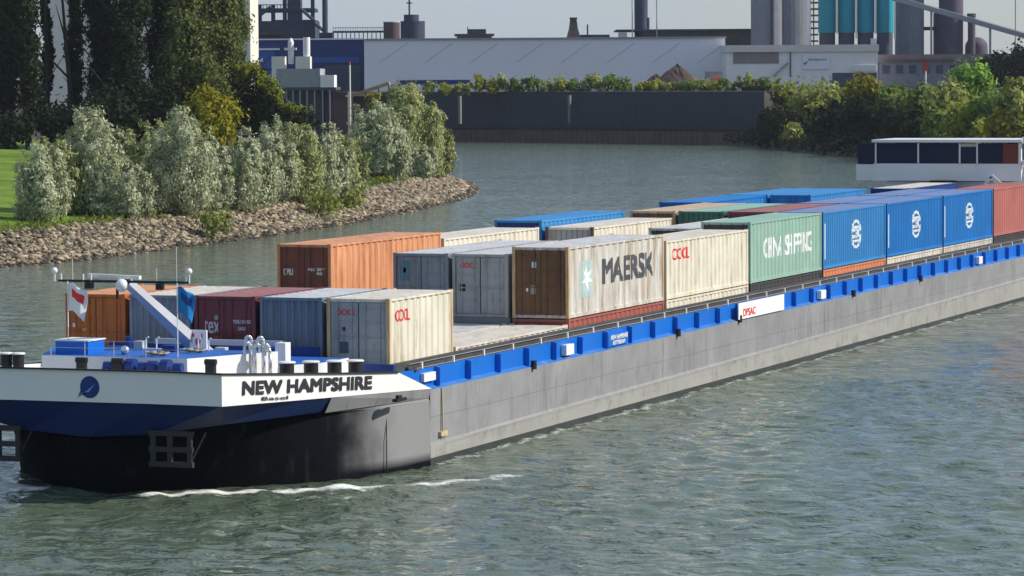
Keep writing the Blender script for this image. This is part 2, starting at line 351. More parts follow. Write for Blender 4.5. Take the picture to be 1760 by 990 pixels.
# grey upper flare at the aft end of the knuckle, both sides
for sg in (1, -1):
    b = BP(); q = lambda dx, y, z: (XC + sg * dx, y, z)
    vs = [q(6.31, -4.8, 2.93), q(7.47, 1.3, 2.735), q(7.41, 1.3, 2.4), q(6.05, -4.8, 2.39)]
    vs = [(x + sg * .006, y - .004, z) for x, y, z in vs]
    b.add(vs, [(0, 3, 2, 1) if sg > 0 else (0, 1, 2, 3)]); b.build('strake', M_hull)
for hm_ in (M_hull,):
    n_ = hm_.node_tree.nodes; l_ = hm_.node_tree.links; p_ = n_['Principled BSDF']
    g_ = n_.new('ShaderNodeNewGeometry'); sp_ = n_.new('ShaderNodeSeparateXYZ'); cb_ = n_.new('ShaderNodeCombineXYZ'); l_.new(g_.outputs['Position'], sp_.inputs[0]); l_.new(sp_.outputs['Y'], cb_.inputs['X']); l_.new(sp_.outputs['Z'], cb_.inputs['Y'])
    br_ = n_.new('ShaderNodeTexBrick'); br_.offset = .0; br_.inputs['Scale'].default_value = 1; br_.inputs['Brick Width'].default_value = 6.1; br_.inputs['Row Height'].default_value = 1.7; br_.inputs['Mortar Size'].default_value = .022; br_.inputs['Mortar Smooth'].default_value = .3
    br_.inputs['Color1'].default_value = (1, 1, 1, 1); br_.inputs['Color2'].default_value = (.93, .93, .94, 1); br_.inputs['Mortar'].default_value = (.74, .73, .72, 1); l_.new(cb_.outputs[0], br_.inputs['Vector'])
    old_ = p_.inputs['Base Color'].links[0].from_socket; mm_ = n_.new('ShaderNodeMix'); mm_.data_type = 'RGBA'; mm_.blend_type = 'MULTIPLY'; mm_.inputs['Factor'].default_value = 1; l_.new(old_, mm_.inputs['A']); l_.new(br_.outputs['Color'], mm_.inputs['B']); l_.new(mm_.outputs['Result'], p_.inputs['Base Color'])
# hull sides with a bilge ledge, stern
b = BP()
for sg in (1, -1):
    X = lambda dx: XC + sg * dx
    prof = [(7.30, -1.6), (7.46, 0)]
    ya, yb = 1.3, 122.0
    def strip(z0a, z0b, d0, z1a, z1b, d1, mi=0):
        n = 24; vs = []; 
        for i in range(n + 1):
            t = i / n; y = ya + (yb - ya) * t; q0, q1 = (d0, d1) if i else (min(d0, 7.46), min(d1, 7.46)); vs += [(X(q0), y, z0a + (z0b - z0a) * t), (X(q1), y, z1a + (z1b - z1a) * t)]
        b.add(vs, [(2 * i, 2 * i + 2, 2 * i + 3, 2 * i + 1) if sg > 0 else (2 * i, 2 * i + 1, 2 * i + 3, 2 * i + 2) for i in range(n)], mi)
    strip(-1.6, -1.6, 7.36, .24, .24, 7.48, 3); strip(.24, .24, 7.48, .60, 1.35, 7.50, 1); strip(.60, 1.35, 7.50, .72, 1.5, 7.52, 1); strip(.72, 1.5, 7.52, .80, 1.58, 7.44, 0)
    strip(.80, 1.58, 7.44, 2.70, 2.70, 7.463, 0)
    strip(2.70, 2.70, 7.463, 2.80, 2.80, 7.20, 4)
b.box(BX0 + .2, BX1 - .2, 122, 123.5, -1.6, 4.2)
M_hull2 = mat('hull_paint_worn', (.31, .305, .29), .6, .12, (.2, .19, .175), .35, False, scale=.4)
M_ledge = mat('ledge_worn_paint', (.16, .2, .28), .5, .2, (.3, .3, .31), .5)
b.build('hull', [M_hull, M_hull2, M_ledge, mat('wet_hull', (.035, .036, .034), .35, .3), mat('worn_blue_ledge', (.03, .17, .5), .5, .15, (.2, .26, .36), .35)])
# plate seam and towing eye on the bow shoulder
b = BP()
b.tube((1.03, 2.35, 2.7), (1.06, 2.35, .9), .035); b.box(.99, 1.1, 2.1, 2.75, .95, 1.12); b.build('mooring_eye', mat('worn_yellow', (.45, .38, .22), .6, .2))
b = BP(); b.box(.92, 1.1, -2.0, -1.1, 2.55, 2.66); b.box(1.0, 1.12, -1.9, -1.6, 2.66, 2.78); b.build('fairlead', M_dark)
# white bulwark around the bow
rT = ring([(0, -11.05), (2.6, -11.05), (5.15, -11.05), (5.803, -7.6), (6.447, -4.2), (7.10, -.75)], [4.22, 4.22, 4.19, 3.94, 3.7, 3.48])
rL = ring([(0, -11.05), (2.6, -11.05), (5.15, -11.05), (5.936, -6.9), (6.713, -2.8), (7.5, 1.36)], [3.16, 3.16, 3.14, 3.0, 2.87, 2.74])
rTi = [(x + (.14 if x < XC else -.14) * min(1, abs(x - XC)), y + .14, z) for x, y, z in rT]
rI = [(x + (.14 if x < XC else -.14) * min(1, abs(x - XC)), y + .14, 3.2) for x, y, z in rT]
b = BP(); loft(b, rT, rL); loft(b, rTi, rT); loft(b, rI, rTi); b.build('bulwark', M_white)
b = BP()
for p, q in zip(rT[:-1], rT[1:]): b.bar((p[0], p[1] - .02, p[2] + .02), (q[0], q[1] - .02, q[2] + .02), .12, .05)
b.build('gunwale_trim', M_dark)
# foredeck, raised deck with blue top
def sym(pts): return [(XC + dx, y) for dx, y in pts] + [(XC - dx, y) for dx, y in pts[::-1]]
b = BP(); b.prism(sym([(4.9, -10.85), (5.65, -6.9), (6.85, -.6), (7.05, .8)]), 3.1, 3.42); b.build('foredeck', M_lgrey)
b = BP(); b.prism(sym([(2.75, -8.7), (4.35, -4.9)]), 3.42, 4.48, 0, 1); b.build('raised_deck', [M_white, M_dblue])
b = BP(); b.prism(sym([(4.45, -4.88), (5.3, -3.2), (5.3, -1.0)]), 3.42, 3.98, 0, 1); b.build('middle_deck', [M_white, M_dblue])
b = BP(); b.box(XC - 4.3, XC + 4.0, -.75, -.55, 3.42, 4.30); b.box(XC + 4.0, .45, -.75, -.55, 3.3, 3.75); b.build('breakwater', M_navy)
b = BP(); b.box(XC - 2.4, XC + 2.6, -.85, -.5, 4.303, 4.50); b.build('breakwater_cap', M_lgrey)
# cargo hold: floors, coaming, side decks, blue walls with ribs
b = BP()
b.box(XC - 6.6, XC + 6.6, -.2, 6.25, 3.2, 3.425); b.box(XC - 6.6, -5.15, 6.25, 18.55, 3.2, 3.7); b.box(XC - 6.6, -2.53, 18.56, 107, 3.3, 4.075)
b.box(-5.1, .15, 6.3, 107, 1.0, 1.245)
b.build('hold_floor', mat('hold_floor_paint', (.2, .2, .21), .7, .2))
b = BP()
for sg in (1, -1):
    X = lambda dx: XC + sg * dx
    for (d0, d1, z0, z1) in ((6.64, 6.80, 2.6, 3.74), (6.80, 7.20, 3.40, 3.475), (6.80, 6.92, 3.475, 3.55)):
        x0, x1 = sorted((X(d0), X(d1))); b.box(x0, x1, -.5 if d0 == 6.64 else .6, 108, z0, z1)
b.build('coaming', M_deck)
b = BP()
for sg in (1, -1):
    X = lambda dx: XC + sg * dx
    for (dx, z) in ((6.86, 3.64), (7.16, 3.50)):
        b.tube((X(dx), .8, z), (X(dx), 107, z), .014, 6)
b.build('side_rail', mat('worn_grey_rail', (.3, .3, .31), .6, .2))
for k in range(34):
    y = 1.2 + 3.05 * k
    b = BP(); b.box(.70, .76, y - .04, y + .04, 3.47, 3.70); b.build('rail_post', M_white)
b = BP()
for sg in (1, -1):
    x0, x1 = sorted((XC + sg * 7.16, XC + sg * 7.22)); b.box(x0, x1, 1.0, 108, 2.70, 3.465)
    q = lambda dx, y, z: (XC + sg * dx, y, z)
    b.add([q(6.90, -.7, 2.9), q(7.22, 1.0, 2.7), q(7.22, 1.0, 3.465), q(6.90, -.7, 3.47)], [(0, 1, 2, 3) if sg > 0 else (3, 2, 1, 0)])
b.build('side_wall', M_blue)
for k in range(35):
    y = 2.3 + 3.05 * k
    b = BP(); b.add([(.73, y, 2.72), (.98, y, 2.77), (.98, y, 3.43), (.73, y, 3.482), (.73, y + .07, 2.72), (.98, y + .07, 2.77), (.98, y + .07, 3.43), (.73, y + .07, 3.482)],
                    [(0, 1, 2, 3), (7, 6, 5, 4), (0, 4, 5, 1), (1, 5, 6, 2), (2, 6, 7, 3)]); b.build('wall_rib', M_blue)
# boards and boxes on the blue wall
b = BP(); b.box(1.06, 1.10, 38.3, 45.6, 2.76, 3.5); bn = b.build('banner', mat('white_board', (.85, .84, .82), .4, .03))
lettering('banner_lettering', 'DPSAC', (1.108 - XC, 39.0 - 50, 2.86), (0, 1, 0), (0, 0, 1), 1.9, .34, M_red, barge, .02)
b = BP(); b.box(.765, .93, 20.85, 23.3, 2.80, 3.3); b.build('name_board', M_blue)
lettering('board_lettering', 'NEW HAMPSHIRE', (.938 - XC, 21.1 - 50, 3.06), (0, 1, 0), (0, 0, 1), 2.1, .17, M_white, barge, .02)
lettering('board_lettering', 'ROTTERDAM', (.938 - XC, 21.35 - 50, 2.84), (0, 1, 0), (0, 0, 1), 1.5, .15, M_white, barge, .02)
for y in (15.6, 52.4, 86.0):
    b = BP(); b.box(.765, 1.0, y, y + .9, 2.84, 3.26); b.build('locker_box', M_white, bevel=.02)
b = BP(); b.box(.765, .9, 1.0, 2.1, 3.0, 3.3); b.build('number_plate', M_white)
for y in (11.75, 29.6, 38.6, 58.2, 72.0):
    b = BP(); b.tube((1.05, y, 2.62), (1.05, y, 2.95), .12, 10); b.build('fender', M_dark)
# name and emblem on the bow
cd = Vector((7.5 - 5.15, 1.36 + 11.05, 0)).normalized(); cn = Vector((cd.y, -cd.x, 0))
for sg in (1, -1):
    base = Vector((XC + sg * (5.15 + cd.x * 1.1), -11.05 + cd.y * 1.1, 3.42))
    ax = Vector((sg * cd.x, cd.y, -.052))
    p0 = base + Vector((sg * cn.x, cn.y, 0)) * .03
    if sg > 0:
        lettering('name_lettering', 'NEW HAMPSHIRE', (p0.x - XC, p0.y - 50, p0.z), ax, (-.02, 0, 1), 7.6, .42, M_blk, barge, .06, shear=.1)
        q0 = p0 + ax * 1.1 - Vector((0, 0, .20))
        lettering('port_lettering', 'Basel', (q0.x - XC, q0.y - 50, q0.z), ax, (0, 0, 1), 1.5, .12, M_blk, barge, .008)
b = BP(); n = 28; ex, ez = -6.15, 3.66
b.add([(ex + .36 * math.cos(2 * math.pi * i / n), -11.062, ez + .37 * math.sin(2 * math.pi * i / n)) for i in range(n)], [tuple(range(n))]); em = b.build('emblem', M_navy)
b = BP(); b.add([(ex - .44, -11.07, ez - .32), (ex - .1, -11.07, ez - .12), (ex + .2, -11.07, ez + .12), (ex - .02, -11.07, ez - .16), (ex - .28, -11.07, ez - .2)], [(0, 4, 3, 2, 1)])
o = b.build('emblem_stroke', mat('pale_blue_paint', (.15, .35, .75), .4, .05))
b = BP(); b.add([(ex - .47, -11.068, ez - .40), (ex - .3, -11.068, ez - .02), (ex - .24, -11.068, ez + .1), (ex - .26, -11.068, ez - .12)], [(0, 3, 2, 1)]); b.build('emblem_tail', M_navy)
# bollards (black drums with white caps), winch gear, vents, cabinets
def bollard(x, y, z, h=.5, r=.25):
    b = BP(); b.lathe([(r * 1.15, z), (r, z + .04), (r, z + h)], x, y, 16); o = b.build('bollard', M_dark, smooth=False)
    c = MB(); c.lathe([(r * 1.2, z + h), (r * 1.25, z + h + .03), (r * 1.1, z + h + .06)], x, y, 16); c.build('bollard_cap', M_white, o)
for (x, y, z) in ((-1.05, -6.5, 3.72), (-.78, -5.1, 3.64), (-.52, -3.7, 3.56), (-.3, -2.4, 3.48)): bollard(x, y, z)
for x in (-10.1, -9.65, -9.2): bollard(x, -10.35, 4.05, .58, .19)
b = BP(); b.box(-10.4, -8.9, -10.6, -10.1, 3.42, 4.05); b.build('bollard_base', M_white)
for (x, y) in ((-7.05, -9.9), (-2.5, -9.4), (-5.7, -9.9)):
    b = BP(); b.box(x - .16, x + .16, y - .1, y + .1, 3.42, 4.40); b.tube((x - .2, y, 4.45), (x + .2, y, 4.45), .1, 10); b.build('chock', M_dark)
b = BP()
for k, x in enumerate((-6.35, -6.0, -5.5, -5.05, -4.7, -4.2, -3.75)):
    b.tube((x, -9.6, 4.25), (x + .3, -9.6, 4.25), .16 + .06 * (k % 3), 12); b.box(x, x + .25, -9.8, -9.4, 3.42, 4.2)
b.build('anchor_winch', [M_navy])
b = BP()
for k, (x, y, h, tx) in enumerate(((-2.75, -6.2, 1.15, 1), (-2.6, -6.0, 1.35, -1), (-2.38, -6.2, 1.1, 1), (-2.2, -5.9, 1.32, -1), (-2.05, -6.2, 1.1, 1), (-1.9, -6.0, .95, -1))):
    z = 3.75
    pts = [(x, y, z), (x, y, z + h - .15)] + [(x + tx * (.1 - .1 * math.cos(t)), y, z + h - .15 + .1 * math.sin(t)) for t in np.linspace(.5, math.pi, 6)] + [(x + tx * .2, y, z + h - .3)]
    b = BP(); b.path(pts, .065, 10); b.build('vent_pipe', M_steel, smooth=True)
b = BP(); b.box(-2.5, -2.1, -4.3, -3.85, 3.98, 4.72); b.build('cabinet', M_white, bevel=.02)
b = BP(); b.box(-3.75, -2.55, -3.9, -3.0, 3.98, 4.52); b.build('hatch_cover', M_navy, bevel=.02)
b = BP(); b.box(-9.0, -7.75, -8.1, -6.9, 4.48, 4.93); o = b.build('deck_hatch', M_blue); c = MB(); c.box(-9.04, -7.71, -8.14, -6.86, 4.93, 4.97); c.build('hatch_lid', M_white, o)
b = BP(); b.sphere((-6.6, -7.6, 4.62), .16, 12); b.tube((-6.6, -7.6, 4.48), (-6.6, -7.6, 4.6), .1); b.build('deck_lamp', M_steel, smooth=True)
b = BP(); b.tube((-8.5, -3.6, 3.98), (-8.5, -3.6, 4.78), .13, 10); b.build('deck_valve', M_navy)
for x in (-6.9, -6.5, -4.9, -4.5):
    b = BP(); b.path([(x, -5.4, 4.48), (x, -5.4, 4.88), (x + .1, -5.4, 4.92)], .025, 6); b.build('handrail_post', M_white)
b = BP(); b.box(-6.98, -5.2, -5.5, -5.38, 4.485, 4.53); b.build('deck_pipe', M_white)
b = BP(); b.box(-6.3, -5.65, -3.2, -3.12, 4.3, 5.02); b.box(-6.02, -5.92, -3.12, -3.04, 3.98, 4.6); sgn_ = b.build('notice_board', M_white)
c = MB()
for (x0, x1, z0, z1) in ((-6.2, -6.12, 4.78, 4.9), (-6.08, -6.0, 4.5, 4.72), (-5.95, -5.88, 4.55, 4.66), (-5.85, -5.8, 4.72, 4.9)): c.box(x0, x1, -3.206, -3.203, z0, z1)
c.build('notice_marks', M_red, sgn_)
# bow mast lying forward, its crossbar, lamps, radar and speaker
b = BP(); P_, Q_ = Vector((XC, -1.5, 3.96)), Vector((XC, -7.7, 6.98)); up_ = (Q_ - P_).cross(Vector((1, 0, 0))).normalized() * -1
b.add([c_ + Vector((sx * wx_, 0, 0)) + up_ * sz * wz_ for c_, wx_, wz_ in ((P_, .3, .2), (Q_, .14, .12)) for sx, sz in ((-1, -1), (1, -1), (1, 1), (-1, 1))], [(0, 1, 5, 4), (1, 2, 6, 5), (2, 3, 7, 6), (3, 0, 4, 7), (3, 2, 1, 0), (4, 5, 6, 7)]); ms = b.build('mast', M_lgrey)
b = BP(); b.tube((XC - 2.55, -7.8, 6.98), (XC + 2.4, -7.8, 6.98), .045, 8); b.tube((XC - .3, -7.8, 6.99), (XC - .3, -7.8, 6.4), .05); b.build('crossbar', M_dark)
b = BP(); b.bar((XC - 1.5, -7.55, 7.16), (XC + .55, -7.75, 7.12), .16, .12); b.tube((XC - .2, -7.7, 6.85), (XC - .2, -7.7, 7.1), .14, 12); b.build('radar_bar', M_white)
b = BP(); b.sphere((XC - .05, -7.95, 6.86), .22, 14); b.build('radar_dome', M_white, smooth=True)
for dx, z in ((-2.7, 7.32), (2.42, 7.36)):
    b = BP(); b.tube((XC + dx, -7.8, 6.95), (XC + dx, -7.8, z - .1), .03); b.sphere((XC + dx, -7.8, z), .11, 10); b.build('lamp', M_white)
for dx in (-2.45, 2.3, -1.6, -1.3):
    b = BP(); b.tube((XC + dx, -7.8, 6.9), (XC + dx, -7.8, 7.22), .035); b.build('lamp_bracket', M_white)
for dx, w_ in ((-1.5, .26), (1.2, .24)):
    b = BP(); b.box(XC + dx, XC + dx + w_, -7.9, -7.7, 6.72, 6.93); b.build('loudspeaker', M_dark)
for dx, h in ((1.95, 8.2), (1.2, 7.45), (-2.0, 7.75)):
    b = BP(); b.tube((XC + dx, -7.8, 6.9), (XC + dx, -7.8, h), .010, 6); b.build('aerial', M_white)
rgd = np.random.default_rng(21)
for (x, y, z) in ((-8.6, -7.2, 4.48), (-5.2, -7.9, 4.48), (-4.6, -6.3, 4.48)):        # coiled mooring ropes
    b = BP(); pts = [(x + (.16 + .012 * i) * math.cos(i * .7), y + (.16 + .012 * i) * math.sin(i * .7), z + .03 + .004 * i) for i in range(26)]; b.path(pts, .03, 6); b.build('rope_coil', mat('rope', (.34, .29, .2), .9, .2), smooth=True)
for x in (-8.9, -7.6, -6.5, -5.3, -4.1):
    b = BP(); b.tube((x, -8.62, 4.48), (x, -8.62, 5.0), .014, 6); b.build('guard_post', M_lgrey)
for z in (4.75, 5.0):
    b = BP(); b.tube((-8.9, -8.62, z), (-4.1, -8.62, z), .008, 5); b.build('guard_wire', M_lgrey)
for (x, y, z, sx_, sy_, sz_) in ((-5.9, -6.2, 4.48, .5, .4, .22), (-7.3, -5.6, 4.48, .35, .3, .3), (-9.6, -3.4, 3.98, .6, .5, .4), (-5.0, -3.9, 3.98, .4, .3, .5)):
    b = BP(); b.box(x, x + sx_, y, y + sy_, z, z + sz_); b.build('gear_box', M_lgrey if sx_ < .45 else M_navy, bevel=.02)
# flag staffs belong to the ship, the flags do not
for x in (-8.55, -4.4):
    b = BP(); b.tube((x, -8.0, 4.4), (x, -8.0, 6.98), .02, 6); b.build('flag_staff', M_white)
# anchor frames hung under the bow
for x0 in (-4.1, -10.5):
    b = BP(); y = -10.75
    for x in (x0, x0 + .62, x0 + 1.35): b.box(x, x + .16, y, y + .12, 1.05, 2.25)
    for z in (1.05, 1.55, 2.08): b.box(x0 - .05, x0 + 1.55, y - .02, y + .14, z, z + .17)
    b.tube((x0 + 1.42, y, 1.1), (x0 + 1.9, y + .3, 2.2), .03, 6); b.build('anchor_frame', mat('frame_grey', (.03, .03, .034), .6, .2))
# wheelhouse at the stern
WY0 = 108.4
b = BP(); b.box(XC - 4.9, XC + 4.9, WY0 + .05, WY0 + 5.5, 7.0, 8.12); b.box(XC - 4.2, XC + 4.2, WY0 + .6, WY0 + 5, 4.4, 6.94); wh = b.build('wheelhouse', M_white)
def whp(name, f, m, **k):
    c = MB(); f(c); return c.build(name, m, wh, **k)
whp('roof', lambda c: c.box(XC - 4.95, XC + 5.0, WY0 - .2, WY0 + 5.7, 9.5, 9.68), M_white)
xs_ = [XC - 4.75, XC - 1.9, XC + .85, XC + 2.0, XC + 4.75]
for a_, b_ in zip(xs_[:-1], xs_[1:]):
    whp('window', lambda c: c.box(a_ + .05, b_ - .05, WY0 + .12, WY0 + .17, 8.12, 9.42), M_glass)
    whp('mullion', lambda c: c.box(a_ - .05, a_ + .05, WY0 + .05, WY0 + .2, 8.05, 9.45), M_white)
for sx in (-4.8, 4.8):
    whp('side_window', lambda c: c.box(XC + sx - .03, XC + sx + .03, WY0 + .3, WY0 + 5.2, 8.12, 9.42), M_glass)
whp('corner_post', lambda c: c.box(XC + 4.72, XC + 4.9, WY0 + .03, WY0 + .3, 8.05, 9.45), M_white)
whp('bridge_wing', lambda c: c.box(XC - 6.2, XC - 4.9, WY0 + .6, WY0 + 3.0, 7.0, 8.05), M_white)
whp('bridge_wing', lambda c: c.box(XC + 4.9, XC + 6.2, WY0 + .6, WY0 + 3.0, 7.0, 8.05), M_white)
whp('searchlight', lambda c: (c.box(XC + 4.95, XC + 5.3, WY0 + .1, WY0 + .5, 9.4, 9.85), c.box(XC + 4.95, XC + 5.3, WY0 + .1, WY0 + .5, 8.05, 8.35)), M_white)
whp('wing_window', lambda c: c.box(XC - 6.1, XC - 4.9, WY0 + .62, WY0 + .66, 8.05, 9.4), M_glass)
whp('blind', lambda c: c.box(XC + 3.7, XC + 4.7, WY0 + .09, WY0 + .115, 8.15, 9.4), mat('red_brown_blind', (.2, .05, .04), .7, .1))
whp('awning', lambda c: c.box(XC + .9, XC + 1.95, WY0 + .07, WY0 + .115, 9.22, 9.42), mat('pale_green_blind', (.45, .5, .42), .7, .1))
b = BP(); b.box(XC - 6.6, XC + 6.6, 107.2, 122, 3.4, 4.4); b.build('after_deck', M_lgrey)
b = BP(); b.box(XC - .9, XC + .7, WY0 - .9, WY0 - .2, 4.4, 7.05); b.build('funnel_casing', M_dark)
b = BP(); b.bar((XC + 3.1, WY0 - .7, 7.35), (XC + 3.7, WY0 - .7, 6.8), .12, .3); b.bar((XC + 3.1, WY0 - .7, 7.35), (XC + 2.6, WY0 - .7, 6.6), .12, .2); b.box(XC + 3.0, XC + 3.5, WY0 - .9, WY0 - .5, 4.4, 6.8); b.build('deck_crane', M_white)

# flags
def flag(name, x, z, w_, h, m, label):
    nx, nz = 12, 10; vs = []
    for j in range(nz + 1):
        for i in range(nx + 1):
            t = i / nx; s_ = j / nz
            vs.append((x + .03 + w_ * t * (1 - .25 * (1 - s_) * t), -8.0 + .10 * math.sin(t * 7 + s_ * 2) * t, z + h * s_ - .38 * t * t + .03 * math.sin(t * 9)))
    b = MB(); W = nx + 1
    for j in range(nz):
        for i in range(nx):
            mi = 1 if (.45 < j / nz < .75 and .15 < i / nx < .8) else 0
            b.f.append((j * W + i, j * W + i + 1, (j + 1) * W + i + 1, (j + 1) * W + i)); b.m.append(mi)
    b.v = vs
    o = b.build(name, m, smooth=True); sol = o.modifiers.new('thick', 'SOLIDIFY'); sol.thickness = .012
    return tag(o, label, 'flag')
flag('flag', -8.55, 5.95, .72, .95, [M_white, M_red], 'white flag with a red band flying from the bow staff')
flag('flag', -4.4, 5.95, .62, .9, [mat('flag_blue', (.01, .2, .5), .8, .1), mat('flag_navy', (.008, .06, .25), .8, .1)], 'blue flag flying beside the slanting white bow mast')

# ------------------------------------------------------------------ containers
CP, RP = 2.62, 12.57
def col_x(c): return -CP * (5 - c) - 1.22            # centre of column c (5 = nearest the camera side)
M_gasket = mat('door_gasket', (.03, .03, .032), .7, .1)
def corr(L, per, x_out, x_in, pad=.14):
    n = max(4, int(round((L - 2 * pad) / per))); p = (L - 2 * pad) / n; ys, xs = [0, pad], [x_out, x_out]
    for k in range(n):
        y = pad + k * p
        ys += [y + .28 * p, y + .44 * p, y + .78 * p, y + .94 * p]; xs += [x_out, x_in, x_in, x_out]
    return ys + [L - pad, L], xs + [x_out, x_out]
def container(c, y0, z0, L, Hh, paint, label, roof=None, front='doors', front_paint=None, post=None, per=.6, texts=(), side_texts=(), group='cargo containers on the barge', plain=False):
    root = empty('shipping_container', (col_x(c), y0, z0)); tag(root, label, 'shipping container', group)
    mats = [paint, roof or paint, post or paint]
    b = MB(); w2 = 1.219
    for sx in (-1, 1):
        ys, xs = corr(L, per, 1.195, 1.14)
        vs = []
        for y, x in zip(ys, xs): vs += [(sx * x, y, .14), (sx * x, y, Hh - .1)]
        b.add(vs, [(2 * i, 2 * i + 2, 2 * i + 3, 2 * i + 1) if sx > 0 else (2 * i, 2 * i + 1, 2 * i + 3, 2 * i + 2) for i in range(len(ys) - 1)])
        x0, x1 = sorted((sx * w2, sx * 1.09))
        b.box(x0, x1, .16, L - .16, 0.015, .16); b.box(x0, x1, .16, L - .16, Hh - .1, Hh - .02)
        for ya in (0, L - .16):
            b.box(x0, x1, ya, ya + .16, .12, Hh - .12, 2)
            xa, xb = sorted((sx * (w2 + .004), sx * 1.06))
            for za in (0, Hh - .12): b.box(xa, xb, ya - .004, ya + .164, za, za + .12, 2)
    b.box(-1.08, 1.08, .02, .16, .01, .13); b.box(-1.06, 1.06, .015, .16, Hh - .13, Hh - .02)
    b.box(-1.08, 1.08, L - .12, L - .03, .05, Hh - .05)
    # roof sheet with shallow swages
    n = int(L / .6); vs = []; fs = []
    for i in range(n * 4 + 1):
        y = .1 + (L - .2) * i / (n * 4); z = Hh - .035 + (.02 if (i % 4) in (1, 2) else 0); vs += [(-1.16, y, z), (1.16, y, z)]
    b.add(vs, [(2 * i, 2 * i + 1, 2 * i + 3, 2 * i + 2) for i in range(n * 4)], 1)
    b.add([(-1.08, .1, .1), (1.08, .1, .1), (1.08, L - .1, .1), (-1.08, L - .1, .1)], [(0, 3, 2, 1)])
    fp = front_paint or paint
    if front == 'blank':
        m = 8; vs = []; px = [-1.09]; py = [.05]
        for k in range(m):
            x = -1.09 + 2.18 * k / m; st = 2.18 / m
            px += [x + .3 * st, x + .45 * st, x + .8 * st, x + .95 * st]; py += [.05, .10, .10, .05]
        px.append(1.09); py.append(.05)
        for x, y in zip(px, py): vs += [(x, y, .13), (x, y, Hh - .13)]
        b2 = MB(); b2.add(vs, [(2 * i, 2 * i + 2, 2 * i + 3, 2 * i + 1) for i in range(len(px) - 1)])
        b.build('body', mats, root); b2.build('end_wall', fp, root)
    else:
        b.add([(-1.09, .11, .1), (1.09, .11, .1), (1.09, .11, Hh - .1), (-1.09, .11, Hh - .1)], [(0, 1, 2, 3)])
        b.build('body', mats, root)
        for sx in (-1, 1):
            d = MB(); x0, x1 = sorted((sx * .02, sx * 1.07))
            d.box(x0, x1, .055, .10, .15, Hh - .15)
            for k in range(4):
                za = .22 + k * (Hh - .5) / 4; d.box(x0 + .06, x1 - .06, .035, .056, za, za + (Hh - .5) / 4 - .1)
            dr = d.build('door', fp, root)
            lb = MB()
            for t in (.24, .78):
                x = x0 + (x1 - x0) * t; lb.tube((x, .012, .08), (x, .012, Hh - .08), .022, 6); lb.box(x - .05, x + .05, -.01, .05, .35, .40); lb.box(x - .05, x + .05, -.01, .05, Hh - .42, Hh - .37)
                lb.box(x - .18, x + .18, -.005, .012, 1.15 + .12 * t, 1.19 + .12 * t)
            lb.build('locking_bar', fp, dr)
        gk = MB(); gk.box(-.02, .02, .05, .09, .15, Hh - .15); gk.build('door_seal', M_gasket, root)
    for (txt, x, z, wd, ht, m) in texts:
        lettering('door_lettering', txt, (x, .03 if front == 'doors' else .045, z), (1, 0, 0), (0, 0, 1), wd, ht, m, root, .015)
    for (txt, y, z, wd, ht, m, bo) in side_texts:
        ys, xs = corr(L, per, 1.195, 1.14); lettering('side_lettering', txt, (0, y, z), (0, 1, 0), (0, 0, 1), wd, ht, m, root, bo, fold=(ys, xs))
    return root
def stickers(root, lst, Hh):
    for (x, z, w_, h, m) in lst:
        b = MB(); b.box(x, x + w_, .024, .032, z, z + h); b.build('sticker', m, root)

P = lambda n, c, d=RUST, a=.25, v=.13, **k: mat(n, c, .5, v, d, a + .12, True, **k)
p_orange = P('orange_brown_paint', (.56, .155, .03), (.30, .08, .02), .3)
p_orange2 = P('pale_orange_paint', (.66, .31, .155), (.44, .16, .07), .45)
p_brown = P('red_brown_paint', (.20, .062, .04), (.12, .04, .03), .3)
p_bgrey = P('blue_grey_paint', (.25, .275, .31), (.17, .17, .18), .3)
p_bgrey2 = P('slate_blue_paint', (.15, .20, .27), (.11, .13, .15), .3)
p_maroon = P('maroon_paint', (.16, .035, .045), (.09, .03, .03), .2)
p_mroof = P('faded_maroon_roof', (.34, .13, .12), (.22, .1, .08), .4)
p_cream = P('cream_paint', (.70, .655, .545), (.38, .27, .15), .22)
p_cgrey = P('grey_white_paint', (.36, .37, .37), (.22, .2, .18), .2)
p_white = P('weathered_white_paint', (.60, .585, .55), (.34, .25, .17), .5)
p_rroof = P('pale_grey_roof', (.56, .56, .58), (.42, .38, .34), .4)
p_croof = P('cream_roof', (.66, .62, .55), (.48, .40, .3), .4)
p_rusty = P('rust_brown_door_paint', (.17, .085, .035), (.09, .04, .02), .4)
p_green = P('pale_green_paint', (.26, .44, .36), (.30, .36, .31), .4)
p_dkgreen = P('dark_green_paint', (.04, .16, .13), (.05, .1, .08), .3)
p_blue = P('bright_blue_paint', (.03, .22, .52), (.06, .22, .45), .2)
p_blue2 = P('deep_blue_paint', (.008, .17, .50), (.02, .16, .4), .15)
p_navy = P('navy_paint', (.012, .05, .22), (.02, .04, .1), .2)
p_tan = P('tan_roof', (.52, .40, .27), (.4, .27, .15), .4)
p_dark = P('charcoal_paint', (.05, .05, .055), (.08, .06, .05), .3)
p_red = P('rust_red_paint', (.36, .10, .075), (.26, .1, .08), .4)
p_salmon = P('salmon_orange_paint', (.62, .22, .10), (.45, .2, .12), .3)
p_plum = P('dusty_red_paint', (.42, .13, .11), (.35, .14, .12), .3)
p_post = P('rusted_cream_paint', (.62, .47, .28), (.4, .2, .08), .5)
t_white = mat('white_lettering', (.78, .8, .8), .5, .1)
t_grey = mat('charcoal_lettering', (.07, .075, .085), .5, .3)
t_teal = mat('pale_teal_emblem', (.42, .53, .52), .5, .15)
ZB0, ZB = 3.43, 4.08
ST, HC = 2.59, 2.90
Y = lambda r: 18.63 + RP * r
k = container(1, 0, ZB0, 6.06, ST, p_orange, 'orange-brown short container with two doors, front row behind the white flag', roof=P('orange_roof', (.62, .28, .12), (.45, .2, .1), .3))
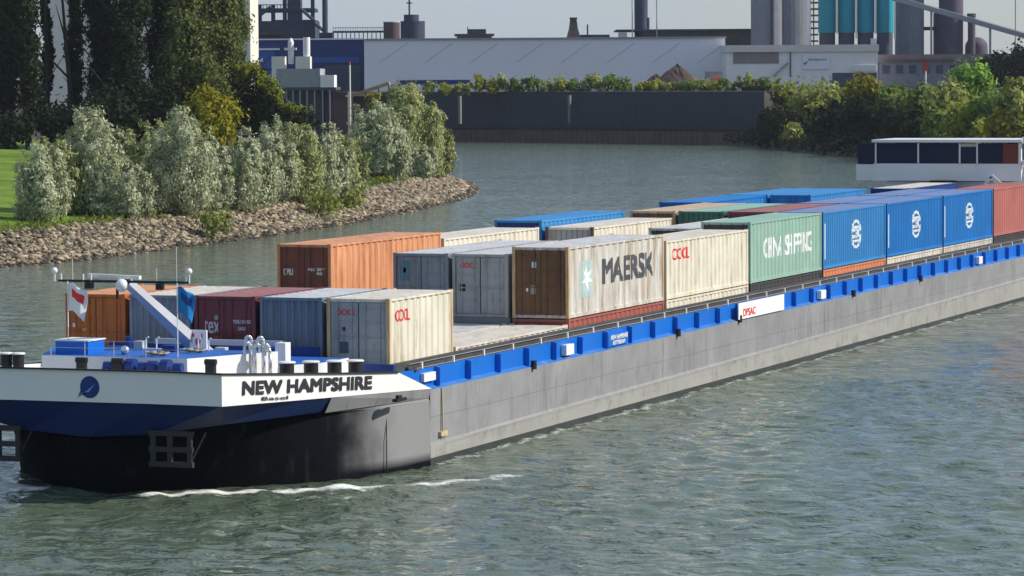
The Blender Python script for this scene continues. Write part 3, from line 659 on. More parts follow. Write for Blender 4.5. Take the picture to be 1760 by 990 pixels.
stickers(k, [(-.95, 1.35, .14, .14, t_white), (-.55, 1.2, .2, .12, mat('yellow_sticker', (.6, .4, .05), .5, .1)), (-.45, .7, .14, .25, mat('grey_sticker', (.3, .3, .28), .5, .1))], ST)
container(2, 0, ZB0, 6.06, ST, p_bgrey, 'blue-grey short container with a ribbed end, between the orange and maroon ones', roof=p_croof, front='blank')
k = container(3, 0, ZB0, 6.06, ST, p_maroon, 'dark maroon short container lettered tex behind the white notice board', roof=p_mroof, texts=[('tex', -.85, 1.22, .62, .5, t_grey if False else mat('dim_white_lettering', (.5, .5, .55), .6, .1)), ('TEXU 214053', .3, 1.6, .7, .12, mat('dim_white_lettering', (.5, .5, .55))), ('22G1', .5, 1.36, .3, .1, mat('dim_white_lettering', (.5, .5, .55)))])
stickers(k, [(-.42, 1.72, .16, .16, mat('grey_sticker', (.3, .3, .28))), (-.45, .9, .3, .25, mat('pink_sticker', (.3, .05, .1), .5, .1))], ST)
container(4, 0, ZB0, 6.06, ST, p_bgrey2, 'slate blue short container with a ribbed end beside the cream front one', roof=p_rroof, front='blank')
k = container(5, 0, ZB0, 6.06, ST, p_cream, 'cream short container with shade-grey doors and red letters, front right of the cargo', roof=p_croof, front_paint=p_cgrey, post=p_post, texts=[('OOCL', -.88, 1.98, .78, .2, M_red)], side_texts=[('OOCL', .62, 1.72, 1.3, .42, M_red, .015)])  # door grey paints in the front's shade on white paint
stickers(k, [(-.62, 1.42, .12, .14, M_dark), (-.74, .62, .34, .42, mat('slate_sticker', (.05, .09, .12), .5, .1))], ST)
# second visible row: 40 foot boxes
container(1, Y(0), ZB, 12.19, HC, p_orange2, 'tall long container with pale orange ribbed side and red-brown doors, at the far edge', roof=p_orange2, front_paint=p_brown, texts=[('CPIU', -.95, 1.6, .42, .26, t_white), ('461 207', .15, 1.78, .75, .12, t_white), ('45G1', .55, 1.62, .3, .1, t_white)])
k = container(3, Y(0), ZB, 12.19, ST, p_bgrey, 'grey-blue long container with shaded doors between the orange side and the grey doors', roof=p_rroof)
stickers(k, [(-.92, 1.45, .42, .8, mat('teal_patch', (.08, .2, .25), .5, .1)), (-.78, 1.78, .12, .2, t_white)], ST)
k = container(4, Y(0), ZB, 12.19, ST, p_cgrey, 'grey long container with red letters on its door, left of the rust brown doors', roof=p_rroof, texts=[('OOCL', -.9, 2.0, .72, .2, M_red)])
stickers(k, [(-.9, 1.05, .24, .3, M_dark), (-.48, 1.05, .2, .28, mat('grey_sticker', (.3, .3, .28)))], ST)
k = container(5, Y(0), ZB, 12.19, HC, p_white, 'weathered white tall container lettered MAERSK with rust brown doors', roof=p_rroof, front_paint=p_rusty, post=p_post, per=.85, side_texts=[('MAERSK', 4.25, 1.15, 6.6, .98, t_grey, .10)])
stickers(k, [(-.38, 2.05, .2, .24, mat('pale_blue_sticker', (.45, .6, .65), .5, .1)), (-.42, .98, .22, .36, mat('grey_sticker', (.3, .3, .28))), (-.62, 1.08, .08, .14, t_white)], HC)
# the pale teal emblem patch with its white star
ys, xs = corr(12.19, .85, 1.195, 1.14)
bm = bmesh.new()
sq = [bm.verts.new((0, y, z)) for y, z in ((1.5, .75), (3.1, .75), (3.1, 2.25), (1.5, 2.25))]; bm.faces.new(sq)
st_ = []
for i in range(14):
    a_ = math.pi / 2 + i * math.pi / 7; r_ = .62 if i % 2 == 0 else .24; st_.append(bm.verts.new((.004, 2.3 + r_ * math.cos(a_) * 1.1, 1.5 + r_ * math.sin(a_))))
fst = bm.faces.new(st_); fst.material_index = 1
for y in ys: bmesh.ops.bisect_plane(bm, geom=bm.verts[:] + bm.edges[:] + bm.faces[:], plane_co=(0, y, 0), plane_no=(0, 1, 0))
for v in bm.verts: v.co.x += np.interp(v.co.y, ys, xs) + .006
me = bpy.data.meshes.new('side_emblem'); bm.to_mesh(me); bm.free(); me.materials.append(t_teal); me.materials.append(t_white)
o = bpy.data.objects.new('side_emblem', me); COL.objects.link(o); o.parent = k
# third row
container(1, Y(1), ZB, 12.19, ST, p_cream, 'cream long container seen in part behind the pale orange one', roof=p_croof)
container(5, Y(1), ZB, 12.19, ST, p_cream, 'cream long container with red letters, between the MAERSK one and the green one', roof=p_croof, post=p_cream, side_texts=[('OOCL', 1.0, 1.68, 2.3, .5, M_red, .02)])
container(1, Y(2), ZB, 12.19, HC, p_blue, 'blue tall container with navy end, far edge just behind the first cream one', front_paint=p_navy, front='blank')
container(2, Y(2), ZB, 12.19, ST, p_cream, 'cream long container with a grey ribbed end and one rusty corner post', roof=p_croof, front='blank', front_paint=p_cgrey, post=p_rusty)
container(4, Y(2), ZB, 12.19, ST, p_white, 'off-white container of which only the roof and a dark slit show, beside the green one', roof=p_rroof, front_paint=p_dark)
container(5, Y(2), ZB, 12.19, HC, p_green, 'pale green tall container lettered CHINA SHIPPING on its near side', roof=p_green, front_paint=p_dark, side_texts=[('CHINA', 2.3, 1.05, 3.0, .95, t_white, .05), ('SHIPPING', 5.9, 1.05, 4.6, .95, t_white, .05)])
# fourth row
container(2, Y(3), ZB, 12.19, HC, p_tan, 'container with a dark brown end and tan roof, between the cream and green roofs', roof=p_tan, front_paint=p_rusty)
container(3, Y(3), ZB, 12.19, HC, p_dkgreen, 'container with dark green end and pale green roof, in the middle of the cargo', roof=p_green, front='blank')
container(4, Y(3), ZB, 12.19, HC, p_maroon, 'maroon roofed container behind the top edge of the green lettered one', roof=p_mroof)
def globe(root, y, z):
    ys, xs = corr(12.19, .35, 1.195, 1.14)
    bm = bmesh.new()
    for a0, a1, r0, r1 in ((.25, math.pi - .25, .82, 1.02), (math.pi + .25, 2 * math.pi - .25, .82, 1.02)):
        n = 12; prev = None
        for i in range(n + 1):
            a_ = a0 + (a1 - a0) * i / n; v0 = bm.verts.new((0, y + .98 * r0 * math.cos(a_), z + .74 * r0 * math.sin(a_))); v1 = bm.verts.new((0, y + .98 * r1 * math.cos(a_), z + .74 * r1 * math.sin(a_)))
            if prev: bm.faces.new((prev[0], v0, v1, prev[1])) if False else bm.faces.new((prev[0], prev[1], v1, v0))
            prev = (v0, v1)
    for z0, z1, w_ in ((.30, .42, .75), (-.42, -.30, .75)):
        bm.faces.new([bm.verts.new((0, y + a_ * w_, z + c_)) for a_, c_ in ((-1, z0), (1, z0), (1, z1), (-1, z1))])
    for yy in ys:
        if abs(yy - y) < 1.3: bmesh.ops.bisect_plane(bm, geom=bm.verts[:] + bm.edges[:] + bm.faces[:], plane_co=(0, yy, 0), plane_no=(0, 1, 0))
    for v in bm.verts: v.co.x += np.interp(v.co.y, ys, xs) + .006
    bmesh.ops.recalc_face_normals(bm, faces=bm.faces[:])
    me = bpy.data.meshes.new('side_emblem'); bm.to_mesh(me); bm.free(); me.materials.append(t_white)
    o = bpy.data.objects.new('side_emblem', me); COL.objects.link(o); o.parent = root
for r, pt, lb in ((3, p_blue, 'lighter blue tall container with a round white emblem, next to the green one'), (4, p_blue2, 'deep blue tall container with a round white emblem, middle one of three blue sides'),
                  (5, p_blue2, 'deep blue tall container with a round white emblem, next to the dusty red one')):
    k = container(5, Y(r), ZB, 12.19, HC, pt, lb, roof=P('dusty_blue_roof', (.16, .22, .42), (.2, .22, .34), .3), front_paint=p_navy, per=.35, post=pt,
                  side_texts=[('CEC', 5.45, 1.31, 1.8, .44, t_white, .08), ('CECU 407318 5', .5, 1.9, .001 + .16, .9, t_white, 0)][:1])
    globe(k, 6.35, 1.53)
    b = MB(); b.box(1.196, 1.204, .28, .40, .5, 2.3); b.build('number_strip', t_white, k)
container(1, Y(4), ZB, 12.19, HC, p_blue2, 'blue container at the far edge, rear pair, the one nearer the bow')
container(4, Y(4), ZB, 12.19, HC, p_blue2, 'container with a dusty blue roof behind the middle blue side with white emblem', roof=P('dusty_blue_roof', (.16, .22, .42)))
container(1, Y(5), ZB, 12.19, HC, p_blue, 'blue container at the far edge, rear pair, the one nearer the wheelhouse')
container(2, Y(5), ZB, 12.19, HC, p_blue, 'sky blue container end-on left of the pale grey roof below the wheelhouse')
container(4, Y(5), ZB, 12.19, HC, p_blue2, 'dusty blue roofed container behind the third blue side, before the wheelhouse', roof=P('dusty_blue_roof', (.16, .22, .42)))
container(3, Y(6), ZB, 12.19, HC, p_navy, 'dark container with a pale grey roof lying just before the wheelhouse', roof=p_croof)
container(5, Y(6), ZB, 12.19, HC, p_plum, 'dusty red tall container nearest the wheelhouse on the near side', roof=p_plum)
# lower tier, its upper edge seen above the hatch coaming
lo = 'lower containers showing above the hatch edge'
for r, pt, lb in ((0, p_red, 'rust red container under the weathered MAERSK one'), (1, p_cream, 'cream container under the cream red-lettered one'), (2, p_dark, 'dark container under the pale green lettered one'), (3, p_salmon, 'orange container under the lighter blue one'),
                  (4, p_croof, 'off-white container under the middle blue one'), (5, p_white, 'whitish container under the blue one beside the dusty red one'), (6, p_dark, 'dark container under the dusty red one')):
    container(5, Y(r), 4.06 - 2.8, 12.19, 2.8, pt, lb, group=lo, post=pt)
for c, pt, lb in ((5, p_croof, 'container whose cream roof lies bare before the rust brown doors'), (4, p_rroof, 'container whose pale roof lies bare before the grey red-lettered doors')):
    container(c, 6.3, 3.86 - 2.6, 12.19, 2.6, pt, lb, group=lo, post=pt)
# ------------------------------------------------------------------ stony bank
def rock_mat():
    m = bpy.data.materials.new('bank_stone'); m.use_nodes = True; n = m.node_tree.nodes; l = m.node_tree.links; p = n['Principled BSDF']
    p.inputs['Roughness'].default_value = .9; p.inputs['Specular IOR Level'].default_value = .2
    a = n.new('ShaderNodeAttribute'); a.attribute_name = 'tone'
    r = n.new('ShaderNodeValToRGB'); e = r.color_ramp.elements; e[0].color = (.045, .04, .035, 1); e[1].color = (.46, .375, .26, 1); x = e.new(.5); x.color = (.21, .17, .118, 1)
    l.new(a.outputs['Fac'], r.inputs['Fac']); l.new(r.outputs[0], p.inputs['Base Color']); return m
rr = np.random.default_rng(5)
def riprap():
    bm = bmesh.new(); bmesh.ops.create_icosphere(bm, subdivisions=1, radius=1); base = np.array([v.co[:] for v in bm.verts]); fc = np.array([[v.index for v in f.verts] for f in bm.faces]); bm.free()
    pts = []
    for i in range(2, len(SHORE) - 2):
        a, b_ = np.array(SHORE[i]), np.array(SHORE[i + 1]); L = np.hypot(*(b_ - a)); e = (b_ - a) / L; nr = np.array((-e[1], e[0]))
        n = int(L * 6.9 * 19); t = rr.random(n) * L; s = rr.random(n) * 7.4 - .5
        pts.append(a + e * t[:, None] + nr * s[:, None])
    pts = np.concatenate(pts); pts = pts[pts[:, 1] > 95]
    hz = land_h(pts); dsh = seg_dist(pts, SHORE); hz = np.where(inside(pts, LEFT), hz, -.15 - .1 * dsh)
    n = len(pts); sz = np.clip(np.exp(rr.normal(-1.95, .42, n)), .05, .3)
    V = base[None] * (1 + rr.normal(0, .28, (n, 12, 1))) * (sz[:, None, None] * np.stack([1 + rr.random(n) * .5, 1 - rr.random(n) * .3, .55 + rr.random(n) * .35], -1)[:, None, :])
    th = rr.random(n) * 6.28; c, s_ = np.cos(th), np.sin(th)
    V = np.stack([V[..., 0] * c[:, None] - V[..., 1] * s_[:, None], V[..., 0] * s_[:, None] + V[..., 1] * c[:, None], V[..., 2]], -1)
    V += np.stack([pts[:, 0], pts[:, 1], hz + sz * .15], -1)[:, None, :]
    Fa = (fc[None] + (np.arange(n) * 12)[:, None, None]).reshape(-1, 3)
    me = bpy.data.meshes.new('riprap'); me.vertices.add(n * 12); me.vertices.foreach_set('co', V.astype(np.float32).ravel())
    me.loops.add(Fa.size); me.loops.foreach_set('vertex_index', Fa.astype(np.int32).ravel()); me.polygons.add(len(Fa)); me.polygons.foreach_set('loop_start', np.arange(0, Fa.size, 3, dtype=np.int32)); me.update(calc_edges=True)
    a = me.attributes.new('tone', 'FLOAT', 'POINT'); tn = np.clip(rr.normal(.48, .33, n) - np.where(hz < .15, .4, 0), 0, 1); a.data.foreach_set('value', np.repeat(tn, 12).astype(np.float32))
    me.materials.append(rock_mat()); o = bpy.data.objects.new('riprap', me); COL.objects.link(o)
    return tag(o, 'loose tan stones heaped along the river bank below the willows', 'stones', kind='stuff')
riprap()

# ------------------------------------------------------------------ trees and bushes
def leaf_mat(name, c0, c1, trans=.35):
    m = bpy.data.materials.new(name); m.use_nodes = True; n = m.node_tree.nodes; l = m.node_tree.links; n.remove(n['Principled BSDF'])
    a = n.new('ShaderNodeAttribute'); a.attribute_name = 'tone'
    x = n.new('ShaderNodeMix'); x.data_type = 'RGBA'; x.inputs['A'].default_value = (*c0, 1); x.inputs['B'].default_value = (*c1, 1); l.new(a.outputs['Fac'], x.inputs['Factor'])
    d = n.new('ShaderNodeBsdfDiffuse'); t = n.new('ShaderNodeBsdfTranslucent'); l.new(x.outputs['Result'], d.inputs['Color']); l.new(x.outputs['Result'], t.inputs['Color'])
    s = n.new('ShaderNodeMixShader'); s.inputs[0].default_value = trans; l.new(d.outputs[0], s.inputs[1]); l.new(t.outputs[0], s.inputs[2]); l.new(s.outputs[0], n['Material Output'].inputs['Surface'])
    return m
L_willow = leaf_mat('willow_leaves', (.22, .26, .13), (.64, .66, .46), .22)
L_willow2 = leaf_mat('willow_leaves_olive', (.19, .23, .075), (.52, .54, .27), .22)
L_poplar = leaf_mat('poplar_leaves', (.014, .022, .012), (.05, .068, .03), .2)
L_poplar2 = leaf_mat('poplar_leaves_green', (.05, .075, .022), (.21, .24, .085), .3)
L_yellow = leaf_mat('yellow_leaves', (.16, .16, .015), (.42, .37, .04), .4)
L_green = leaf_mat('green_leaves', (.07, .12, .025), (.24, .34, .08), .3)
L_bright = leaf_mat('bright_green_leaves', (.10, .20, .025), (.30, .48, .09), .3)
L_olive = leaf_mat('olive_leaves', (.15, .18, .04), (.44, .47, .15), .3)
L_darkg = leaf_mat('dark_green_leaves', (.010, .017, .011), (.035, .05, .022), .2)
L_limey = leaf_mat('lime_leaves', (.18, .21, .03), (.44, .46, .08), .4)
M_bark = mat('bark', (.05, .04, .032), .9, .3)
M_bark2 = mat('pale_bark', (.12, .10, .08), .9, .3)

def crown_pts(rng, lobes, n, clump=26, sd=.42):
    """points and outward directions of leaves clumped over ellipsoid lobes (cx, cy, cz, rx, ry, rz)"""
    lobes = np.array(lobes, float); wgt = (lobes[:, 3] * lobes[:, 5]) ** 1.1; wgt /= wgt.sum()
    nc = max(6, n // clump); li = rng.choice(len(lobes), nc, p=wgt); L = lobes[li]
    d = rng.normal(size=(nc, 3)); d /= np.linalg.norm(d, axis=1)[:, None]; r = .55 + .5 * rng.random(nc) ** .6
    C = L[:, :3] + d * L[:, 3:] * r[:, None]
    k = rng.integers(0, nc, n); sc = np.minimum(np.minimum(L[k, 3], L[k, 5]) * sd, 1.6)
    Pp = C[k] + rng.normal(size=(n, 3)) * sc[:, None] * np.array([.75, .75, .9])
    ctr = np.average(lobes[:, :3], axis=0, weights=wgt); gd = Pp - ctr; gd[:, 2] *= .45; gd /= np.linalg.norm(gd, axis=1)[:, None] + 1e-6; cd_ = Pp - C[k]; cd_ /= np.linalg.norm(cd_, axis=1)[:, None] + 1e-6
    D = d[k] * .6 + gd * .9 + cd_ * .5; D[:, 2] += .15; D /= np.linalg.norm(D, axis=1)[:, None]
    tone = np.clip(rng.normal(.5, .2, nc)[k] + rng.normal(0, .16, n), 0, 1)
    return Pp, D, tone
def leaves(rng, Pp, D, size, aspect=.55, up=.0, spread=.9):
    n = len(Pp); N = D + rng.normal(size=(n, 3)) * spread; N /= np.linalg.norm(N, axis=1)[:, None]
    T = rng.normal(size=(n, 3)); T[:, 2] += up * 2.5; T -= N * (T * N).sum(1)[:, None]; T /= np.linalg.norm(T, axis=1)[:, None] + 1e-9
    B = np.cross(N, T); s = size * np.exp(rng.normal(0, .3, n)); T = T * s[:, None]; B = B * (s * aspect)[:, None]
    return np.stack([Pp - T, Pp + B * .9 - T * .1, Pp + T, Pp - B * .9 - T * .1], 1)
def trunk(parent, h, r, m, rng, limbs=5, lean=.04, base=-.4, spread=.35):
    b = MB(); p = Vector((0, 0, base)); r0 = r; d = Vector((rng.normal(0, lean), rng.normal(0, lean), 1)); n = 5; pts = [p]
    for i in range(n):
        q = p + (d + Vector((rng.normal(0, .05), rng.normal(0, .05), 0))) * (h - base) / n; r1 = r * (1 - .8 * (i + 1) / n); b.tube(p, q, r0, 8, r1, cap=False); p, r0 = q, r1; pts.append(p)
    for i in range(limbs):
        k = 1 + i % (n - 1); p = pts[k]; a = rng.random() * 6.28; ln = h * spread * (.7 + .5 * rng.random())
        q = p + Vector((math.cos(a) * .7, math.sin(a) * .7, .75)) * ln; b.tube(p, q, r * .35, 6, r * .08, cap=False)
    return b.build('trunk', m, parent)
def tree(name, label, cat, loc, rz, lobes, n, lm, size, seed, aspect=.55, up=0, th=None, tr=.2, bark=None, group=None, limbs=5, clump=26, sd=.42, spread=.5, crown='crown'):
    rng = np.random.default_rng(seed); root = empty(name, loc, rz); tag(root, label, cat, group)
    Pp, D, tn = crown_pts(rng, lobes, n, clump, sd); k = Pp[:, 2] > .05; Pp, D, tn = Pp[k], D[k], tn[k]
    quads_mesh(crown, leaves(rng, Pp, D, size, aspect, up, spread), lm, root, tn)
    if th: trunk(root, th, tr, bark or M_bark, rng, limbs)
    return root

def willow_lobes(rng, w_, h, k):
    out = []; m = int(k * 2.1)
    for i in range(m):
        a = 2.4 * i + rng.normal(0, .25); t = (i + .5) / m; rad = w_ * .40 * t ** .5
        hh_ = h * (1 - .42 * t ** 1.3 + rng.normal(0, .07)); hh_ = min(hh_, h); rx = w_ * (.10 + .06 * rng.random())
        b0 = h * (.02 + .10 * rng.random())
        for q in range(4):                              # a plume of lobes leaning outwards, thinner to its tip
            f = (q + .6) / 4.2; rr_ = rad * (.75 + .38 * f)
            out.append((rr_ * math.cos(a), rr_ * math.sin(a), b0 + (hh_ - b0) * f, rx * (1.15 - .75 * f ** 2), rx * (1.15 - .75 * f ** 2), (hh_ - b0) * .16))
    return out
def at_px(u, v, D): x, y = G(u, D); return x, y, H(x, y)
WL = [ # u centre, D, width px, top v, lobes, colour, label
 (72, 290, 96, 250, 6, 0, 'silvery willow bush at the left end of the bank, pointed and lowest of the group'),
 (112, 300, 80, 236, 5, 1, 'olive willow behind the leftmost silvery one'),
 (160, 302, 118, 190, 7, 0, 'tall broad grey-green willow in front of the dark trees, second clump from the left'),
 (212, 300, 84, 268, 5, 0, 'rounded silvery willow leaning out low at the right of the tall broad one'),
 (262, 318, 90, 208, 6, 1, 'shaded dark green willow left of the largest silver one'),
 (312, 308, 108, 190, 8, 0, 'largest silvery willow with a rounded top, middle of the bank'),
 (362, 316, 64, 232, 5, 0, 'narrow silvery willow tucked against the largest one'),
 (422, 322, 92, 220, 6, 0, 'silver willow below the yellow bush, with a bright front'),
 (466, 338, 84, 205, 6, 0, 'pointed silvery willow in front of the ivy covered mound'),
 (512, 342, 88, 214, 6, 1, 'olive silver willow with a drooping right side'),
 (560, 352, 84, 214, 6, 0, 'smaller silver willow below the small grey works building'),
 (598, 366, 66, 236, 5, 1, 'low olive willow just left of the tall dark sided one'),
 (648, 404, 98, 178, 7, 0, 'tall silver willow with a dark left side near the point of land'),
 (698, 428, 104, 150, 8, 1, 'tallest yellow-green willow near the point of land'),
 (742, 436, 76, 180, 6, 1, 'rightmost willow of the bank, next to the open water'),
 (722, 420, 60, 246, 4, 0, 'low silver willow bush at the foot of the rightmost tall ones'),
]
for i, (u, D, wp, tv, kk, cm, lb) in enumerate(WL):
    x, y, z = at_px(u, 0, D); rng = np.random.default_rng(100 + i); w_ = wp * D / FPX; h = Z(u, tv, D) - z
    tree('willow', lb, 'willow', (x, y, z - .1), 0, willow_lobes(rng, w_ * 1.32, h * 1.02, kk), int(9000 * kk ** .5 * (1.35 if h > 8 else 1)), (L_willow, L_willow2)[cm], .145 * (D / 310), 200 + i, .42, .55, h * .55, .10 + .012 * h, M_bark2, 'willows along the stony bank', 6, 45, .42, .42)
# dark poplars behind
PL = [(18, 452, 100, 0), (52, 448, 70, 0), (84, 462, 26, 0), (134, 455, 40, 0), (178, 462, 110, 0), (226, 452, 110, 0), (276, 460, 110, 0), (322, 455, 100, 1), (368, 462, 105, 1), (404, 470, 80, 1)]
PLB = ['dark poplar at the left edge with a thick bare trunk', 'dark slim poplar second from the left edge', 'slender poplar trunk standing before the pale wall gap', 'dark poplar on the right of the pale wall gap', 'dense black-green poplar behind the tall broad willow',
       'very dark poplar between the broad willow and the largest silver one', 'dark poplar behind the largest silver willow', 'green poplar left of the yellow bush, its lower leaves dense', 'tall leafy poplar above the yellow bush', 'rightmost poplar, spreading over the blue works']
for i, (u, D, wp, cm) in enumerate(PL):
    x, y, z = at_px(u, 0, D); rng = np.random.default_rng(300 + i); w_ = wp * D / FPX; h = 27 + rng.normal(0, 1.5); lobes = []
    low = .10 if i in (4, 5, 6, 7, 8) else .24
    for j in range(13):
        t = low + (1 - low) * (j / 12) ** .9; a = rng.random() * 6.28; rad = w_ * .26 * rng.random(); rx = w_ * (.22 + .10 * rng.random()) * (1 - .35 * t)
        lobes.append((rad * math.cos(a), rad * math.sin(a), h * t, rx, rx, h * .085))
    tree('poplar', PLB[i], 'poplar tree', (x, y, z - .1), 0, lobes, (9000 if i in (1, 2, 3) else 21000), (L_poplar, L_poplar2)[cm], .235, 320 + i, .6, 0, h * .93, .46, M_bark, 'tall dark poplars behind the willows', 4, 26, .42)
def bush_lobes(rng, w_, h, k=5):
    out = [(0, 0, h * .52, w_ * .34, w_ * .34, h * .45)]
    for i in range(k):
        a = 6.28 * i / k + rng.normal(0, .3); rad = w_ * .27; r_ = w_ * (.17 + .09 * rng.random()); hh_ = h * (.35 + .35 * rng.random()); out.append((rad * math.cos(a), rad * math.sin(a), hh_, r_, r_, h * .26))
    return out
def bush(name, label, u, D, wp, tv, lm, seed, n=1800, size=.28, zb=None, group=None, k=5, th=True, cat='bush'):
    x, y, z = at_px(u, 0, D); z = z if zb is None else zb; w_ = wp * D / FPX; h = max(.6, Z(u, tv, D) - z); rng = np.random.default_rng(seed)
    return tree(name, label, cat, (x, y, z - .1), 0, bush_lobes(rng, w_, h, k), n, lm, size, seed + 1, .6, 0, h * .5 if th else None, .05 + .016 * h, M_bark, group, 4, 22, .36, crown='crown' if cat == 'tree' else 'foliage')
bush('bush', 'yellow-leaved bush in front of the dark poplars', 366, 440, 92, 146, L_yellow, 401, 4200, .28)
x, y, z = at_px(470, 0, 466); k_ = 466 / FPX
def ml(u, v, ru, rv): return ((u - 470) * k_ * RH.x, (u - 470) * k_ * RH.y, Z(u, v, 466) - z, ru * k_, ru * k_, rv * k_)
im = tree('ivy_mound', 'tall dark ivy covered mound with a yellow-green crest sloping to the right', 'ivy mound', (x, y, z - .1), 0, [ml(436, 150, 26, 36), ml(430, 195, 34, 34), ml(462, 178, 30, 32), ml(470, 210, 34, 30), ml(496, 205, 30, 22), ml(525, 208, 26, 18), ml(445, 130, 16, 16)], 9000, L_darkg, .22, 403, .6, 0, 5, .5, M_bark, None, 4, 24, .4, crown='ivy')
rng = np.random.default_rng(404); Pp, D_, tn = crown_pts(rng, [ml(434, 122, 16, 10), ml(452, 136, 12, 12), ml(466, 152, 12, 12), ml(478, 170, 11, 11), ml(494, 184, 11, 8), ml(520, 190, 18, 5), ml(418, 130, 10, 14)], 3000, 24, .45)
quads_mesh('crest', leaves(rng, Pp + np.array([.5, -1.2, .3]), D_, .2, .6), L_limey, im, tn)
bush('bush', 'small bright yellow bush behind the tall silver willow', 644, 470, 26, 158, L_yellow, 411, 700, .26, zb=Z(644, 190, 470))
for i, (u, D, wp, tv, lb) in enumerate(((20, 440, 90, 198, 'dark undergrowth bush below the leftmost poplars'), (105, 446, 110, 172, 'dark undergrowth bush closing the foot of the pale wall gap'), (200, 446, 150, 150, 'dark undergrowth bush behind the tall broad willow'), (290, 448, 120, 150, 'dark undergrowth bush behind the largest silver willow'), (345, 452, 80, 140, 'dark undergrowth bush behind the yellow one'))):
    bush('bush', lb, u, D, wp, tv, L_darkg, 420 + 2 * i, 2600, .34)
for i, (u, D, wp, tv, lm, lb) in enumerate(((606, 352, 60, 318, L_olive, 'low olive shrub on the stones below the tall silver willow'), (655, 400, 50, 306, L_limey, 'low yellow-green shrub on the stones near the point of land'), (560, 336, 80, 322, L_olive, 'low olive shrub at the foot of the smaller silver willow'), (370, 300, 60, 352, L_olive, 'low weeds at the foot of the narrow silvery willow'))):
    bush('shrub', lb, u, D, wp, tv, lm, 440 + 2 * i, 700, .2, th=False)

# ------------------------------------------------------------------ quay wall
M_quay = mat('dark_quay_wall', (.028, .034, .055), .8, .3, (.05, .055, .05), .5, True, scale=.15)
M_pile = mat('rusty_sheet_piling', (.125, .085, .078), .8, .25, (.06, .05, .05), .4, True, scale=.2)
qw = empty('quay_wall', (*QUAY[1], 0)); tag(qw, 'long dark quay wall with rusty sheet piling at its foot', 'quay wall')
def quay_part(name, off, z0, z1, m, per=None, amp=0.0, thick=12.0):
    b = MB(); pts = [QUAY[0], QUAY[1], QUAY[2], QUAY[3], (-158, 571)]
    for a, c in zip(pts[:-1], pts[1:]):
        a, c = Vector(a), Vector(c); e = (c - a).normalized(); nr = Vector((e.y, -e.x)); L = (c - a).length
        n = int(L / (per / 4)) if per else 1; vs = []
        for i in range(n + 1):
            o_2 = off + (amp if per and i % 4 in (1, 2) else 0); p = a + e * (L * i / n) + nr * o_2 - Vector(QUAY[1]); q = p - nr * thick
            vs += [(p.x, p.y, z0), (p.x, p.y, z1), (q.x, q.y, z1)]
        b.add(vs, [f for i in range(n) for f in ((3 * i, 3 * i + 3, 3 * i + 4, 3 * i + 1), (3 * i + 1, 3 * i + 4, 3 * i + 5, 3 * i + 2))])
    return b.build(name, m, qw)
quay_part('upper_wall', .0, 3.2, 10.95, M_quay); quay_part('sheet_piling', .9, -2, 2.6, M_pile, 1.6, .35, 3); quay_part('ledge', 1.05, 2.6, 3.2, mat('wall_ledge', (.02, .022, .028), .8, .2), thick=2)
for u in (983, 1197, 795):
    D = 757; x, y = G(u, D); b = MB(); x -= QUAY[1][0]; y -= QUAY[1][1]; b.box(x - .25, x + .25, y - 1.3, y - .4, 4.2, 10.2)
    # seat the ladder on the wall face
    o = b.build('ladder', mat('pale_ladder', (.16, .17, .16), .7, .2), qw)
# ------------------------------------------------------------------ works and silos on the far bank
GZ = 10.9
def bld(name, label, cat, u, D, v_base=None, z=None):
    x, y = G(u, D); z0 = z if z is not None else (GZ if v_base is None else Z(u, v_base, D)); r = empty(name, (x, y, z0), -YAW); tag(r, label, cat); r['u'] = u; r['D'] = D
    return r
def pbox(root, name, m, u0, u1, v0, v1, depth=10.0, near=0.0, mb=None):
    """box part of a building: photo columns u0..u1, rows v0 (top)..v1 (bottom; None = down to its base), 'near' metres before the building line"""
    D = root['D'] - near; k = D / FPX; xc = (root['u'] - 880) * root['D'] / FPX
    z0 = -.3 if v1 is None else Z((u0 + u1) / 2, v1, D) - root.location.z; z1 = Z((u0 + u1) / 2, v0, D) - root.location.z
    b = mb or MB(); b.box((u0 - 880) * k - xc, (u1 - 880) * k - xc, -near, -near + depth, z0, z1)
    return b if mb else b.build(name, m, root)
def pcyl(root, name, m, u0, u1, v0, v1, cap=None, n=28, near=0.0, top=None):
    D = root['D']; k = D / FPX; xc = (root['u'] - 880) * k; c = ((u0 + u1) / 2 - 880) * k - xc; r = (u1 - u0) / 2 * k
    z0 = -.3 if v1 is None else Z((u0 + u1) / 2, v1, D) - root.location.z; z1 = Z((u0 + u1) / 2, v0, D) - root.location.z
    b = MB(); b.lathe([(r, z0), (r, z1)] + (top(r, z1) if top else []), c, r - near, n); return b.build(name, m, root)
c_wall = mat('warehouse_sheet', (.80, .80, .84), .6, .05, (.72, .72, .76), .2, True, scale=.05)
c_blue = mat('works_blue', (.012, .035, .16), .6, .15); c_bluel = mat('works_blue_light', (.02, .09, .36), .6, .15)
c_steel = mat('works_dark_steel', (.035, .045, .085), .7, .2); c_brown = mat('works_brown', (.09, .065, .07), .8, .2)
c_grey = mat('works_grey', (.30, .32, .35), .7, .1, (.22, .22, .24), .3, True, scale=.1); c_conc = mat('silo_concrete', (.20, .215, .26), .8, .12, (.13, .14, .18), .4, True, scale=.1)
c_teal = mat('silo_teal', (.008, .28, .38), .5, .08); c_pale = mat('pale_cladding', (.80, .79, .77), .6, .06); c_beige = mat('beige_cladding', (.66, .63, .58), .6, .06)
c_purp = mat('silo_purple_grey', (.095, .08, .115), .8, .15); c_orange = mat('orange_sheet', (.75, .14, .02), .6, .08); c_cream = mat('cream_wall', (.74, .70, .62), .7, .05)
c_slate = mat('slate_base', (.06, .075, .11), .7, .15)
